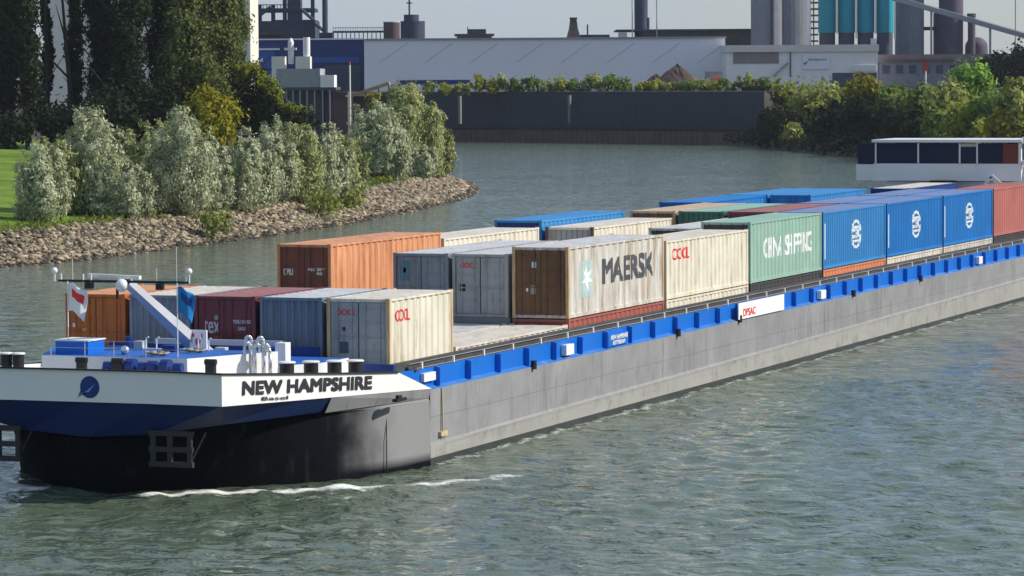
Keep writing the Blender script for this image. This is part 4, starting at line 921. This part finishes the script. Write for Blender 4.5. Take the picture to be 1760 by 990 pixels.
wh_ = bld('warehouse', 'very long pale grey warehouse with faint slanting shadows painted on its wall', 'warehouse', 939, 860)
pbox(wh_, 'wall', c_wall, 629, 1248, 67, None, 40); pbox(wh_, 'roof', c_grey, 627, 1250, 64.5, 67.2, 41, .5)
k_ = 859.8 / FPX
for i in range(8):
    u0 = 640 + 78 * i + 14; b = MB(); xc = (939 - 880) * 860 / FPX
    xa, xb = (u0 - 880) * k_ - xc, (u0 + 48 - 880) * k_ - xc; za, zb = Z(u0, 108, 860) - GZ, Z(u0 + 40, 74, 860) - GZ
    b.add([(xa, -.06, za), (xa + .28, -.06, za), (xb + .28, -.06, zb), (xb, -.06, zb)], [(0, 1, 2, 3)]); b.build('streak', mat('painted_wall_shadow', (.5, .5, .56), .7, .2), wh_)  # slanting cast shadows painted on the wall as grey strips
pbox(wh_, 'base_band', c_blue, 690, 810, 137.5, 145, .5, .3)
sh = bld('shed', 'low pale shed with a white sign board, below the grey and teal silos', 'shed', 1380, 845)
pbox(sh, 'wall', c_pale, 1250, 1510, 89, None, 25); pbox(sh, 'fascia', c_beige, 1248, 1512, 77, 89, 26, .6); pbox(sh, 'gate', mat('taupe_gate', (.25, .22, .2), .8, .1), 1262, 1340, 89.5, 109, .3, .2)
pbox(sh, 'lower_window', mat('pale_panel', (.72, .72, .72), .5, .04), 1463, 1507, 112, 122, .25, .2); pbox(sh, 'drainpipe', c_slate, 1359, 1361, 90, 132, .2, .25); pbox(sh, 'dock_opening', c_slate, 1432, 1508, 125, None, .3, .2)
sb = pbox(sh, 'sign', mat('sign_white', (.74, .77, .82), .5, .03), 1381, 1428, 96, 119, .2, .3)
o = lettering('sign_lettering', 'duisport', ((1390 - 1380) * 845 / FPX - .0, -.32, Z(1392, 105.5, 845) - GZ), (1, 0, 0), (0, 0, 1), 4.4, .75, mat('sign_dark_letters', (.12, .16, .2), .6, .1), sh, .05)
b = MB(); x0 = (1392 - 1380) * 845 / FPX - 1.2; z0 = Z(1392, 108.5, 845) - GZ; b.add([(x0 - .2, -.33, z0), (x0 + 1, -.33, z0 + .55), (x0 + .15, -.33, z0 - .55)], [(0, 2, 1)]); b.build('sign_mark', mat('sign_dark_letters', (.12, .16, .2)), sh)
b = MB(); 
for i in range(10): b.box((1330 - 1380 + i * 2.6) * 845 / FPX, (1332.6 - 1380 + i * 2.6) * 845 / FPX, -.9, -.2, Z(1335, 131 - i * 2.4, 845) - GZ, Z(1335, 129.6 - i * 2.4, 845) - GZ)
b.build('stair', c_slate, sh)
hp = bld('ore_heap', 'dark brown heap of ore in front of the pale warehouse', 'heap', 1160, 815)
rng = np.random.default_rng(9); b = MB(); k = 815 / FPX; pr = []
for (uc, wv, tv) in ((1166, 54, 110), (1130, 38, 127)):
    n = 26; rings = 9; vs = []; zt = Z(uc, tv, 815) - GZ
    for j in range(rings + 1):
        for i in range(n):
            t = j / rings; a = 6.283 * i / n; r_ = wv * k * t * (1 + .10 * math.sin(3 * a + uc)); vs.append(((uc - 1160) * k + r_ * math.cos(a), r_ * math.sin(a) * .7, zt * (1 - t ** 1.15) + rng.normal(0, .12) - .1))
    b.add(vs, [(j * n + i, (j + 1) * n + i, (j + 1) * n + (i + 1) % n, j * n + (i + 1) % n) for j in range(rings) for i in range(n)])
b.build('heap', mat('brown_ore', (.085, .058, .052), .95, .3), hp)
ob = bld('open_skip', 'orange skip with a grey back board on the quay edge', 'skip', 1230, 800)
pbox(ob, 'tub', c_orange, 1224, 1243, 134, None, 3, 1.2); pbox(ob, 'back_board', c_grey, 1213, 1243, 123, 133.5, .3); pbox(ob, 'posts', c_slate, 1213, 1215, 123, None, .3, -.4)
# skyline left of centre
bp = bld('blast_furnace', 'dark blue steel furnace tower with pipes above the blue works', 'furnace', 495, 960)
pbox(bp, 'tower', c_steel, 470, 545, 34, None, 20); pbox(bp, 'upper_floor', c_steel, 440, 545, 14, 20, 16, .5); pbox(bp, 'hopper', c_steel, 498, 520, -6, 34, 10)
for u in (447, 470, 490, 538): pbox(bp, 'column', c_steel, u, u + 6, -10 if u > 480 else 8, 38, 3)
pbox(bp, 'lower_hall', c_steel, 440, 545, 36, None, 24, 1.5); pbox(bp, 'walkway', c_brown, 440, 490, 56, 60, 4, 3)
for (a_, c_) in (((440, 36), (470, 12)), ((545, 40), (562, 54)), ((520, 14), (545, 36))):
    k = 958 / FPX; b = MB(); b.tube(((a_[0] - 495) * k, -2, Z(a_[0], a_[1], 960) - GZ), ((c_[0] - 495) * k, -2, Z(c_[0], c_[1], 960) - GZ), .45, 8); b.build('pipe', c_steel, bp)
b = MB(); k = 958 / FPX
for i in range(9): b.box((444 + i * 6 - 495) * k, (445 + i * 6 - 495) * k, -.4, .2, Z(470, 14, 960) - GZ, Z(470, 8, 960) - GZ)
b.box((442 - 495) * k, (500 - 495) * k, -.4, -.1, Z(470, 9, 960) - GZ, Z(470, 7.5, 960) - GZ); b.build('railing', c_steel, bp)
ch = bld('chimney', 'thin dark chimney beside the furnace tower', 'chimney', 562, 950); pcyl(ch, 'shaft', c_steel, 557.5, 567, -60, None); pbox(ch, 'foot', c_steel, 552, 575, 56, None, 6)
bw = bld('blue_works_hall', 'long blue factory hall left of the pale warehouse', 'factory hall', 535, 880)
pbox(bw, 'wall', c_blue, 436, 629, 68, None, 30); pbox(bw, 'roof', c_pale, 434, 630, 66, 68.5, 31, .5); pbox(bw, 'light_band', c_bluel, 436, 476, 86, 140, 1, .4); pbox(bw, 'light_strip', c_bluel, 538, 620, 98, 108, 1, .4)
pbox(bw, 'white_stripe', c_pale, 436, 484, 83, 86, .8, .8); pbox(bw, 'doorway', c_slate, 560, 622, 112, None, 1, .4); pbox(bw, 'white_panel', c_pale, 436, 455, 100, 106, .8, .9)
wt = bld('white_filter_tower', 'white filter tower with pipes in front of the blue hall', 'tower', 505, 560, z=H(*G(505, 560)))
pbox(wt, 'block', c_cream, 470, 492, 97, None, 5); pbox(wt, 'block', c_cream, 511, 536, 97, None, 5, .2); pcyl(wt, 'stack', c_pale, 524, 536, 64, 120)
pcyl(wt, 'cyclone', c_pale, 498, 508, 72, 110, top=lambda r, z: [(r * .4, z + .6)]); pbox(wt, 'duct', c_pale, 492, 512, 82, 86, 2)
gb = bld('grey_works_building', 'small grey works building on dark columns above the willows', 'building', 530, 520, z=H(*G(530, 520)))
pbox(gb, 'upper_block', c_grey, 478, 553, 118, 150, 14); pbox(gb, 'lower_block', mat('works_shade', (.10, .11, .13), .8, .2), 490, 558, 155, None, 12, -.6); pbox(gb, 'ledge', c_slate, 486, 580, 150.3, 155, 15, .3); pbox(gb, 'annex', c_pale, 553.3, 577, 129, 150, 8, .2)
for u in (494, 505, 517, 529, 542, 556, 568): pbox(gb, 'column', c_grey, u, u + 2.2, 155, None, .4, .25)
pbox(gb, 'rear_frame', c_brown, 560, 600, 158, None, 8, -1)
dk = bld('loading_canopy', 'brown sloping loading canopy beside the red tipped pole', 'canopy', 635, 560, z=H(*G(635, 560)))
k = 560 / FPX; b = MB(); b.bar(((602 - 635) * k, 0, Z(602, 166, 560) - dk.location.z), ((672 - 635) * k, 0, Z(672, 143, 560) - dk.location.z), 5, .5); b.build('canopy_roof', mat('ochre_beam', (.35, .24, .1), .7, .2), dk)
pbox(dk, 'back_wall', c_brown, 608, 672, 165, None, 4, -1.5)
for u in (608, 630, 652, 670): pbox(dk, 'post', c_slate, u, u + 1.8, 163 - (u - 608) * .3, None, .3)
po = bld('signal_pole', 'pale pole with a red tip beside the loading canopy', 'pole', 604, 500, z=H(*G(604, 500))); pcyl(po, 'pole', c_pale, 602.8, 605.4, 112, None, n=10); pcyl(po, 'tip', mat('red_paint', (.5, .06, .04), .5, .1), 602.6, 605.6, 106, 112, n=10); pbox(po, 'arm', c_pale, 596, 604, 164, 166, .2)
# tanks and things on the skyline behind the warehouse
tk = bld('storage_tank', 'dark round storage tank with a mast, behind the warehouse roof', 'tank', 712, 930); pcyl(tk, 'shell', c_steel, 691, 733, 36, None); pcyl(tk, 'dome', c_steel, 697, 723, 25, 36.5); pcyl(tk, 'mast', c_steel, 705.5, 708.5, -20, 25.5, n=8); pbox(tk, 'crossarm', c_steel, 702, 712, 4, 6, .5)
t2 = bld('storage_tank', 'smaller brown tank left of the dark tank with a mast', 'tank', 676, 940); pcyl(t2, 'shell', c_brown, 662, 690, 38, None); pcyl(t2, 'rim', c_beige, 661, 691, 37, 38.2)
pf = bld('pipe_bridge', 'low pipe bridge with a railing left of the round tanks', 'pipe bridge', 620, 945); pbox(pf, 'deck', c_steel, 575, 668, 53, 56, 4)
for i in range(13): pbox(pf, 'leg', c_steel, 576 + i * 7.3, 577.4 + i * 7.3, 56, None, .5)
b = MB(); k = 945 / FPX
for i in range(22): b.box((576 + i * 4.2 - 620) * k, (576.8 + i * 4.2 - 620) * k, -.1, .1, Z(600, 53, 945) - GZ, Z(600, 47, 945) - GZ)
b.box((575 - 620) * k, (668 - 620) * k, -.1, .1, Z(600, 48, 945) - GZ, Z(600, 47, 945) - GZ); b.build('railing', c_grey, pf)
p2 = bld('roof_plant', 'dark plant room on the skyline right of the round tanks', 'plant room', 818, 930); pbox(p2, 'deck', c_brown, 784, 852, 58, 62, 6); pbox(p2, 'cabin', c_brown, 806, 838, 50, 58, 5); pbox(p2, 'mast', c_slate, 806, 807.5, 46, 50, .5); pbox(p2, 'leg', c_brown, 788, 848, 62, None, 4)
ct = bld('hopper_tower', 'small brown hopper tower on the warehouse skyline', 'tower', 988, 935); k = 935 / FPX
b = MB(); zz = [Z(988, v, 935) - GZ for v in (66, 52, 33, 30)]
for (w0, w1, za, zb) in ((13, 12, -.3, zz[0]), (12, 8.5, zz[0], zz[1]), (8, 5.5, zz[1], zz[2]), (6.5, 6.5, zz[2], zz[3])):
    a0, a1 = w0 * k, w1 * k; b.add([(-a0, -a0, za), (a0, -a0, za), (a0, a0, za), (-a0, a0, za), (-a1, -a1, zb), (a1, -a1, zb), (a1, a1, zb), (-a1, a1, zb)], [(0, 1, 5, 4), (1, 2, 6, 5), (2, 3, 7, 6), (3, 0, 4, 7), (4, 5, 6, 7)])
b.build('tower', c_brown, ct)
vp = bld('vent_post', 'short dark vent post on a low roof, right of the hopper tower', 'vent', 1025, 935); pbox(vp, 'post', c_slate, 1011, 1013.5, 42, None, .8); pbox(vp, 'roof', c_slate, 1000, 1050, 59.5, None, 8, -1)
c2 = bld('chimney', 'broad dark chimney rising behind the warehouse', 'chimney', 1105, 945); pcyl(c2, 'shaft', c_steel, 1093, 1116, -70, None); pcyl(c2, 'flue', c_steel, 1113, 1119, 30, None, near=-1)
for u, vt, lb in ((1089, -40, 'thin lattice mast left of the broad dark chimney'), (1131, -5, 'thin lamp mast right of the broad dark chimney'), (1746, -40, 'thin mast at the far right beyond the conveyor')):
    mp = bld('mast', lb, 'mast', u, 900); pcyl(mp, 'pole', c_grey, u - 1, u + 1, vt, None, n=8); pbox(mp, 'head', c_grey, u - 3, u + 3, vt + 18 if vt < -10 else vt, vt + 20 if vt < -10 else vt + 3, .6)
rh = bld('rolling_mill_hall', 'long dark brown roofed hall behind the warehouse end', 'factory hall', 1180, 925); pbox(rh, 'wall', c_brown, 1105, 1294, 52, None, 20); pbox(rh, 'roof', c_slate, 1062, 1296, 50, 53, 24, .6); pbox(rh, 'porch', c_beige, 1066, 1080, 56, None, 6)
# big silos
gs = bld('grey_silo', 'broad grey silo block left of the teal silos', 'silo', 1343, 900)
k = 900 / FPX
pcyl(gs, 'shell', c_conc, 1326, 1396, -80, None); pcyl(gs, 'shell', c_conc, 1293, 1348, -80, None, near=2.5); pbox(gs, 'rib', c_slate, 1326, 1331, -80, None, 1, 2.7)
lt = bld('ladder_tower', 'white ladder tower between the grey and teal silos', 'tower', 1398, 885); pbox(lt, 'tower', c_pale, 1389, 1396, -60, None, 3)
for i in range(12): pbox(lt, 'landing', c_brown, 1395, 1408, -52 + 11 * i, -49 + 11 * i, 2.5, .3)
pbox(lt, 'rail', c_brown, 1399, 1401, -60, None, .5, .5)
for i, lb in enumerate(('teal silo next to the white ladder tower', 'teal silo second from the ladder tower', 'teal silo third from the ladder tower', 'teal silo with a white edge, last of the four')):
    u0 = 1409 + 33 * i; ts = bld('teal_silo', lb, 'silo', u0 + 15.5, 890); ts['group'] = 'row of four teal silos'
    pcyl(ts, 'shell', c_teal, u0, u0 + 30.5, -70, 56); pcyl(ts, 'skirt', c_slate, u0 + 1.5, u0 + 29, 56.2, None); pbox(ts, 'painted_lit_edge', c_pale, u0 + 30.2, u0 + 32.6, -70, 58 + 8 * (i % 2), 1, .8)  # pale strips paint in the sunlit right edges of the shells
    if i == 2: pbox(ts, 'vent_hood', c_pale, u0 + 23, u0 + 33, 66, 80, 2, .9)
for u0, u1, m, vt, lb in ((1542, 1592, c_conc, -80, 'grey concrete silo right of the teal ones'), (1617, 1659, c_purp, -80, 'tall purple-grey silo behind the conveyor'), (1665, 1678, c_purp, 24, 'slim dark silo with a cap right of the purple-grey one')):
    g_ = bld('silo', lb, 'silo', (u0 + u1) / 2, 905); pcyl(g_, 'shell', m, u0, u1, vt, None)
    if vt > 0: pcyl(g_, 'cap', m, u0 - 1.5, u1 + 1, vt - 1, vt + 5, near=.3)
sb_ = bld('shaded_silo', 'lower purple-grey silo left of the tall purple-grey one', 'silo', 1612, 912); pcyl(sb_, 'shell', c_purp, 1607, 1640, 22, None); pbox(sb_, 'bridge', c_steel, 1586, 1608, 46, 52, 3); 
dm = bld('dome_store', 'dark rounded dome right of the slim silo', 'dome', 1683, 915); pcyl(dm, 'dome', c_purp, 1662, 1701, 80, None, top=lambda r, z: [(r * math.cos(t), z + r * .85 * math.sin(t)) for t in (.3, .6, .9, 1.2, 1.45)])
cv = bld('conveyor', 'long inclined conveyor bridge running down past the silos to the right', 'conveyor', 1650, 880); k = 880 / FPX
b = MB(); b.bar(((1535 - 1650) * k, 0, Z(1535, -3, 880) - GZ), ((1790 - 1650) * k, 0, Z(1790, 70, 880) - GZ), 2.5, 1.1); b.build('gallery', mat('conveyor_grey', (.26, .28, .32), .7, .1), cv)
b = MB(); b.bar(((1535 - 1650) * k, -1.2, Z(1535, -8, 880) - GZ), ((1790 - 1650) * k, -1.2, Z(1790, 65, 880) - GZ), .15, .15); b.build('rail', c_pale, cv)
for u, v in ((1602, 20), (1703, 47)): pbox(cv, 'trestle', c_grey, u - 1.5, u + 1.5, v, None, 1)
lb_ = bld('low_works_building', 'long low grey works building at the foot of the right hand silos', 'building', 1600, 850); pbox(lb_, 'wall', c_conc, 1511, 1770, 106, None, 15); pbox(lb_, 'roof', mat('brown_grey_roof', (.2, .18, .19), .8, .1), 1509, 1772, 93, 106.2, 16, .4)
for i in range(11): pbox(lb_, 'window', c_slate, 1518 + i * 23, 1530 + i * 23, 112, 126, .3, .15)
pbox(lb_, 'gangway', mat('rust_brown_steel', (.22, .13, .11), .8, .2), 1520, 1640, 99, 103, 2, 1)
rp = bld('signal_pole', 'red and white signal pole among the trees of the right bank', 'pole', 1592, 640); pcyl(rp, 'pole', c_pale, 1590.5, 1593.5, 122, None, n=10); pbox(rp, 'board', mat('red_paint', (.5, .06, .04)), 1588, 1597, 107, 122, .3, .3)
ht = bld('cream_tower', 'tall cream building behind the dark poplars', 'building', 265, 620, z=H(*G(265, 620))); pbox(ht, 'wall', c_cream, 84, 434, -120, None, 20)
for i, u in enumerate((262, 276)): pbox(ht, 'window', mat('works_blue_light', (.02, .09, .36)), u, u + 9, 8, 22, .4, .2)
# ------------------------------------------------------------------ green on the quay and the right bank
rng = np.random.default_rng(77)
QB = [(742, 22, 142, 0), (770, 30, 146, 1), (800, 30, 143, 0), (826, 22, 127, 1), (848, 26, 140, 1), (866, 20, 124, 0), (890, 34, 138, 2), (916, 26, 130, 2), (940, 30, 139, 0), (966, 34, 134, 1), (994, 32, 136, 2), (1022, 36, 130, 0), (1046, 40, 128, 2), (1072, 34, 137, 2),
      (1100, 34, 142, 1), (1128, 26, 139, 1), (1152, 30, 143, 0), (1180, 30, 142, 2), (1204, 34, 138, 0), (1228, 26, 143, 1), (1256, 40, 136, 2), (1286, 40, 132, 0), (1312, 36, 136, 2)]
names_q = ('olive green', 'yellow-green', 'dark green'); 
marks = ['at the left end of the quay edge, touching the willows', 'second along the quay edge from the willows', 'low, third along the quay edge', 'spiky and tall, above the left quay ladder', 'low, right of the first spiky one', 'spiky, tallest on the left half of the quay', 'broad, right of the tallest spiky one', 'pointed, left of the middle quay ladder', 'low, above the middle of the quay', 'broad, just left of the middle quay ladder', 'rounded, just right of the middle quay ladder', 'small, left of the two rounded ones', 'rounded, largest on the quay edge', 'rounded, right of the largest one', 'low, left of the ore heap', 'small, before the left foot of the ore heap', 'small, before the middle of the ore heap', 'small, before the right foot of the ore heap', 'right of the ore heap, beside the second ladder', 'small, hiding the foot of the orange skip', 'broad, before the left end of the pale shed', 'broad, below the taupe shed gate', 'last of the quay edge, where the wall meets the trees']
for i, (u, wp, tv, cm) in enumerate(QB):
    bush('bush', f'{names_q[cm]} bush {marks[i]}', u, 772, wp * 1.15, tv - 2, (L_olive, L_limey, L_green)[cm], 500 + 2 * i, 420, .42, zb=GZ - .3, group='bushes along the top of the quay wall', th=False)
RB = [ # u, D, w, top v, zbase-row v, mat, label
 (1300, 742, 60, 150, None, 3, 'dark bush at the upstream end of the quay wall'), (1330, 700, 70, 186, None, 3, 'dark bush low on the bank right of the quay wall'),
 (1350, 720, 46, 134, 190, 1, 'slim yellow-green tree at the right end of the quay wall'), (1395, 705, 90, 146, 200, 0, 'pale olive spreading tree right of the slim yellow-green one'), (1420, 690, 70, 148, 195, 0, 'pale olive tree left of the bright yellow one'),
 (1340, 670, 40, 198, 240, 1, 'small bright shrub low on the dark bank'), (1362, 672, 44, 214, 246, 0, 'small olive shrub beside the bright one low on the bank'), (1405, 668, 46, 176, 216, 1, 'yellow-green shrub halfway up the dark bank'),
 (1484, 700, 64, 130, 180, 4, 'bright yellow round tree, the yellowest on the right bank'), (1440, 660, 110, 178, None, 3, 'dark bush mass below the pale olive trees'), (1500, 650, 120, 176, None, 3, 'dark bush mass below the bright yellow tree'), (1560, 640, 110, 190, None, 3, 'dark bush mass left of the large olive tree'),
 (1540, 700, 70, 150, 190, 2, 'green tree right of the bright yellow one'), (1556, 660, 60, 160, 200, 0, 'pale olive tree before the signal pole'), (1585, 690, 60, 148, 195, 2, 'green tree behind the signal pole'),
 (1630, 645, 100, 138, 240, 0, 'large olive tree on the right bank above the wheelhouse'), (1672, 690, 78, 102, 190, 5, 'tall bright green tree, highest on the right bank'), (1700, 660, 90, 150, 240, 2, 'green tree below the tallest bright green one'),
 (1662, 610, 80, 178, 250, 1, 'yellow-green bush just above the wheelhouse roof'), (1620, 620, 70, 190, 250, 2, 'green bush left above the wheelhouse roof'), (1740, 650, 70, 130, 250, 0, 'olive tree at the right edge of the view'), (1728, 615, 70, 186, 255, 4, 'golden bush at the right edge above the wheelhouse'), (1690, 612, 60, 196, 255, 1, 'yellow-green bush between the golden one and the wheelhouse roof'),
 (1715, 760, 90, 92, None, 3, 'dark wooded rise beyond the right hand trees'), (1755, 760, 80, 80, None, 3, 'dark wooded rise at the right edge below the conveyor')]
mats_r = (L_olive, L_limey, L_green, L_darkg, L_yellow, L_bright)
for i, (u, D, wp, tv, vb, cm, lb) in enumerate(RB):
    vb = min(vb or tv + 62, 266); best = None
    for D_ in np.arange(460, 760, 4.0):
        zg = H(*G(u, D_))
        if zg > .4:
            e_ = abs(zg - Z(u, vb, D_))
            if best is None or e_ < best[0]: best = (e_, D_, zg)
    if D < 740: D, zb = best[1], best[2] - .2
    else: zb = GZ
    tr_ = 'tree' in lb
    bush('tree' if tr_ else 'bush', lb, u, D, wp, tv, mats_r[cm], 600 + 2 * i, 2000 if wp > 60 else 1100, .46, zb=zb, group='trees and bushes of the right bank', cat='tree' if tr_ else 'bush', k=6)
# rough dark growth all along the right bank slope
rng = np.random.default_rng(88); V = []
t = rng.random(5200); seg = np.array([(-172, 582), (-149, 536), (-108.7, 458.4), (-60, 366), (-20, 290)]); L_ = np.r_[0, np.cumsum(np.hypot(*np.diff(seg, axis=0).T))]
px = np.interp(t * L_[-1], L_, seg[:, 0]); py = np.interp(t * L_[-1], L_, seg[:, 1]); off = 1.2 + rng.random(5200) * 25
P2 = np.stack([px + off * .88, py + off * .47], 1); hz = land_h(P2); ok = hz > .5; P2, hz = P2[ok], hz[ok]
Pk = np.repeat(np.c_[P2, hz + .3], 7, 0) + rng.normal(size=(len(P2) * 7, 3)) * (.8, .8, .45)
gv = quads_mesh('undergrowth', leaves(rng, Pk, np.tile((-.5, -.3, .8), (len(Pk), 1)), .42, .6), L_darkg, None, np.clip(rng.normal(.4, .25, len(Pk)), 0, 1))
tag(gv, 'dark rough undergrowth covering the slope of the right bank', 'undergrowth', kind='stuff')
# reeds and grass edge above the stones on the left bank
n = 9000; t = rng.random(n); seg = np.array(SHORE[2:-2]); L_ = np.r_[0, np.cumsum(np.hypot(*np.diff(seg, axis=0).T))]; s_ = t * L_[-1]
px = np.interp(s_, L_, seg[:, 0]); py = np.interp(s_, L_, seg[:, 1]); off = 6 + np.abs(rng.normal(0, 3.2, n)); P2 = np.stack([px - off * .97, py - off * .2], 1); hz = land_h(P2); ok = hz > 1.6; P2, hz = P2[ok], hz[ok]
gv = quads_mesh('grass', leaves(rng, np.c_[P2, hz + .12], np.tile((.3, -.3, .8), (len(P2), 1)), .28, .3, 1.2), leaf_mat('grass_blades', (.07, .10, .02), (.22, .24, .06), .3), None, rng.random(len(P2)))
tag(gv, 'rough grass growing at the top edge of the stony bank', 'grass', kind='stuff')

# ------------------------------------------------------------------ thin river haze
b = MB(); b.box(-8500, 8500, -390, 8500, -4.5, 120); hz_ = b.build('haze', None)
hz_.data.materials.clear(); hm = bpy.data.materials.new('haze_air'); hm.use_nodes = True; n = hm.node_tree.nodes; n.remove(n['Principled BSDF'])
pv = n.new('ShaderNodeVolumePrincipled'); pv.inputs['Color'].default_value = (.80, .88, 1, 1); pv.inputs['Density'].default_value = .00005; pv.inputs['Anisotropy'].default_value = .3
hm.node_tree.links.new(pv.outputs[0], n['Material Output'].inputs['Volume']); hz_.data.materials.append(hm); tag(hz_, kind='stuff')
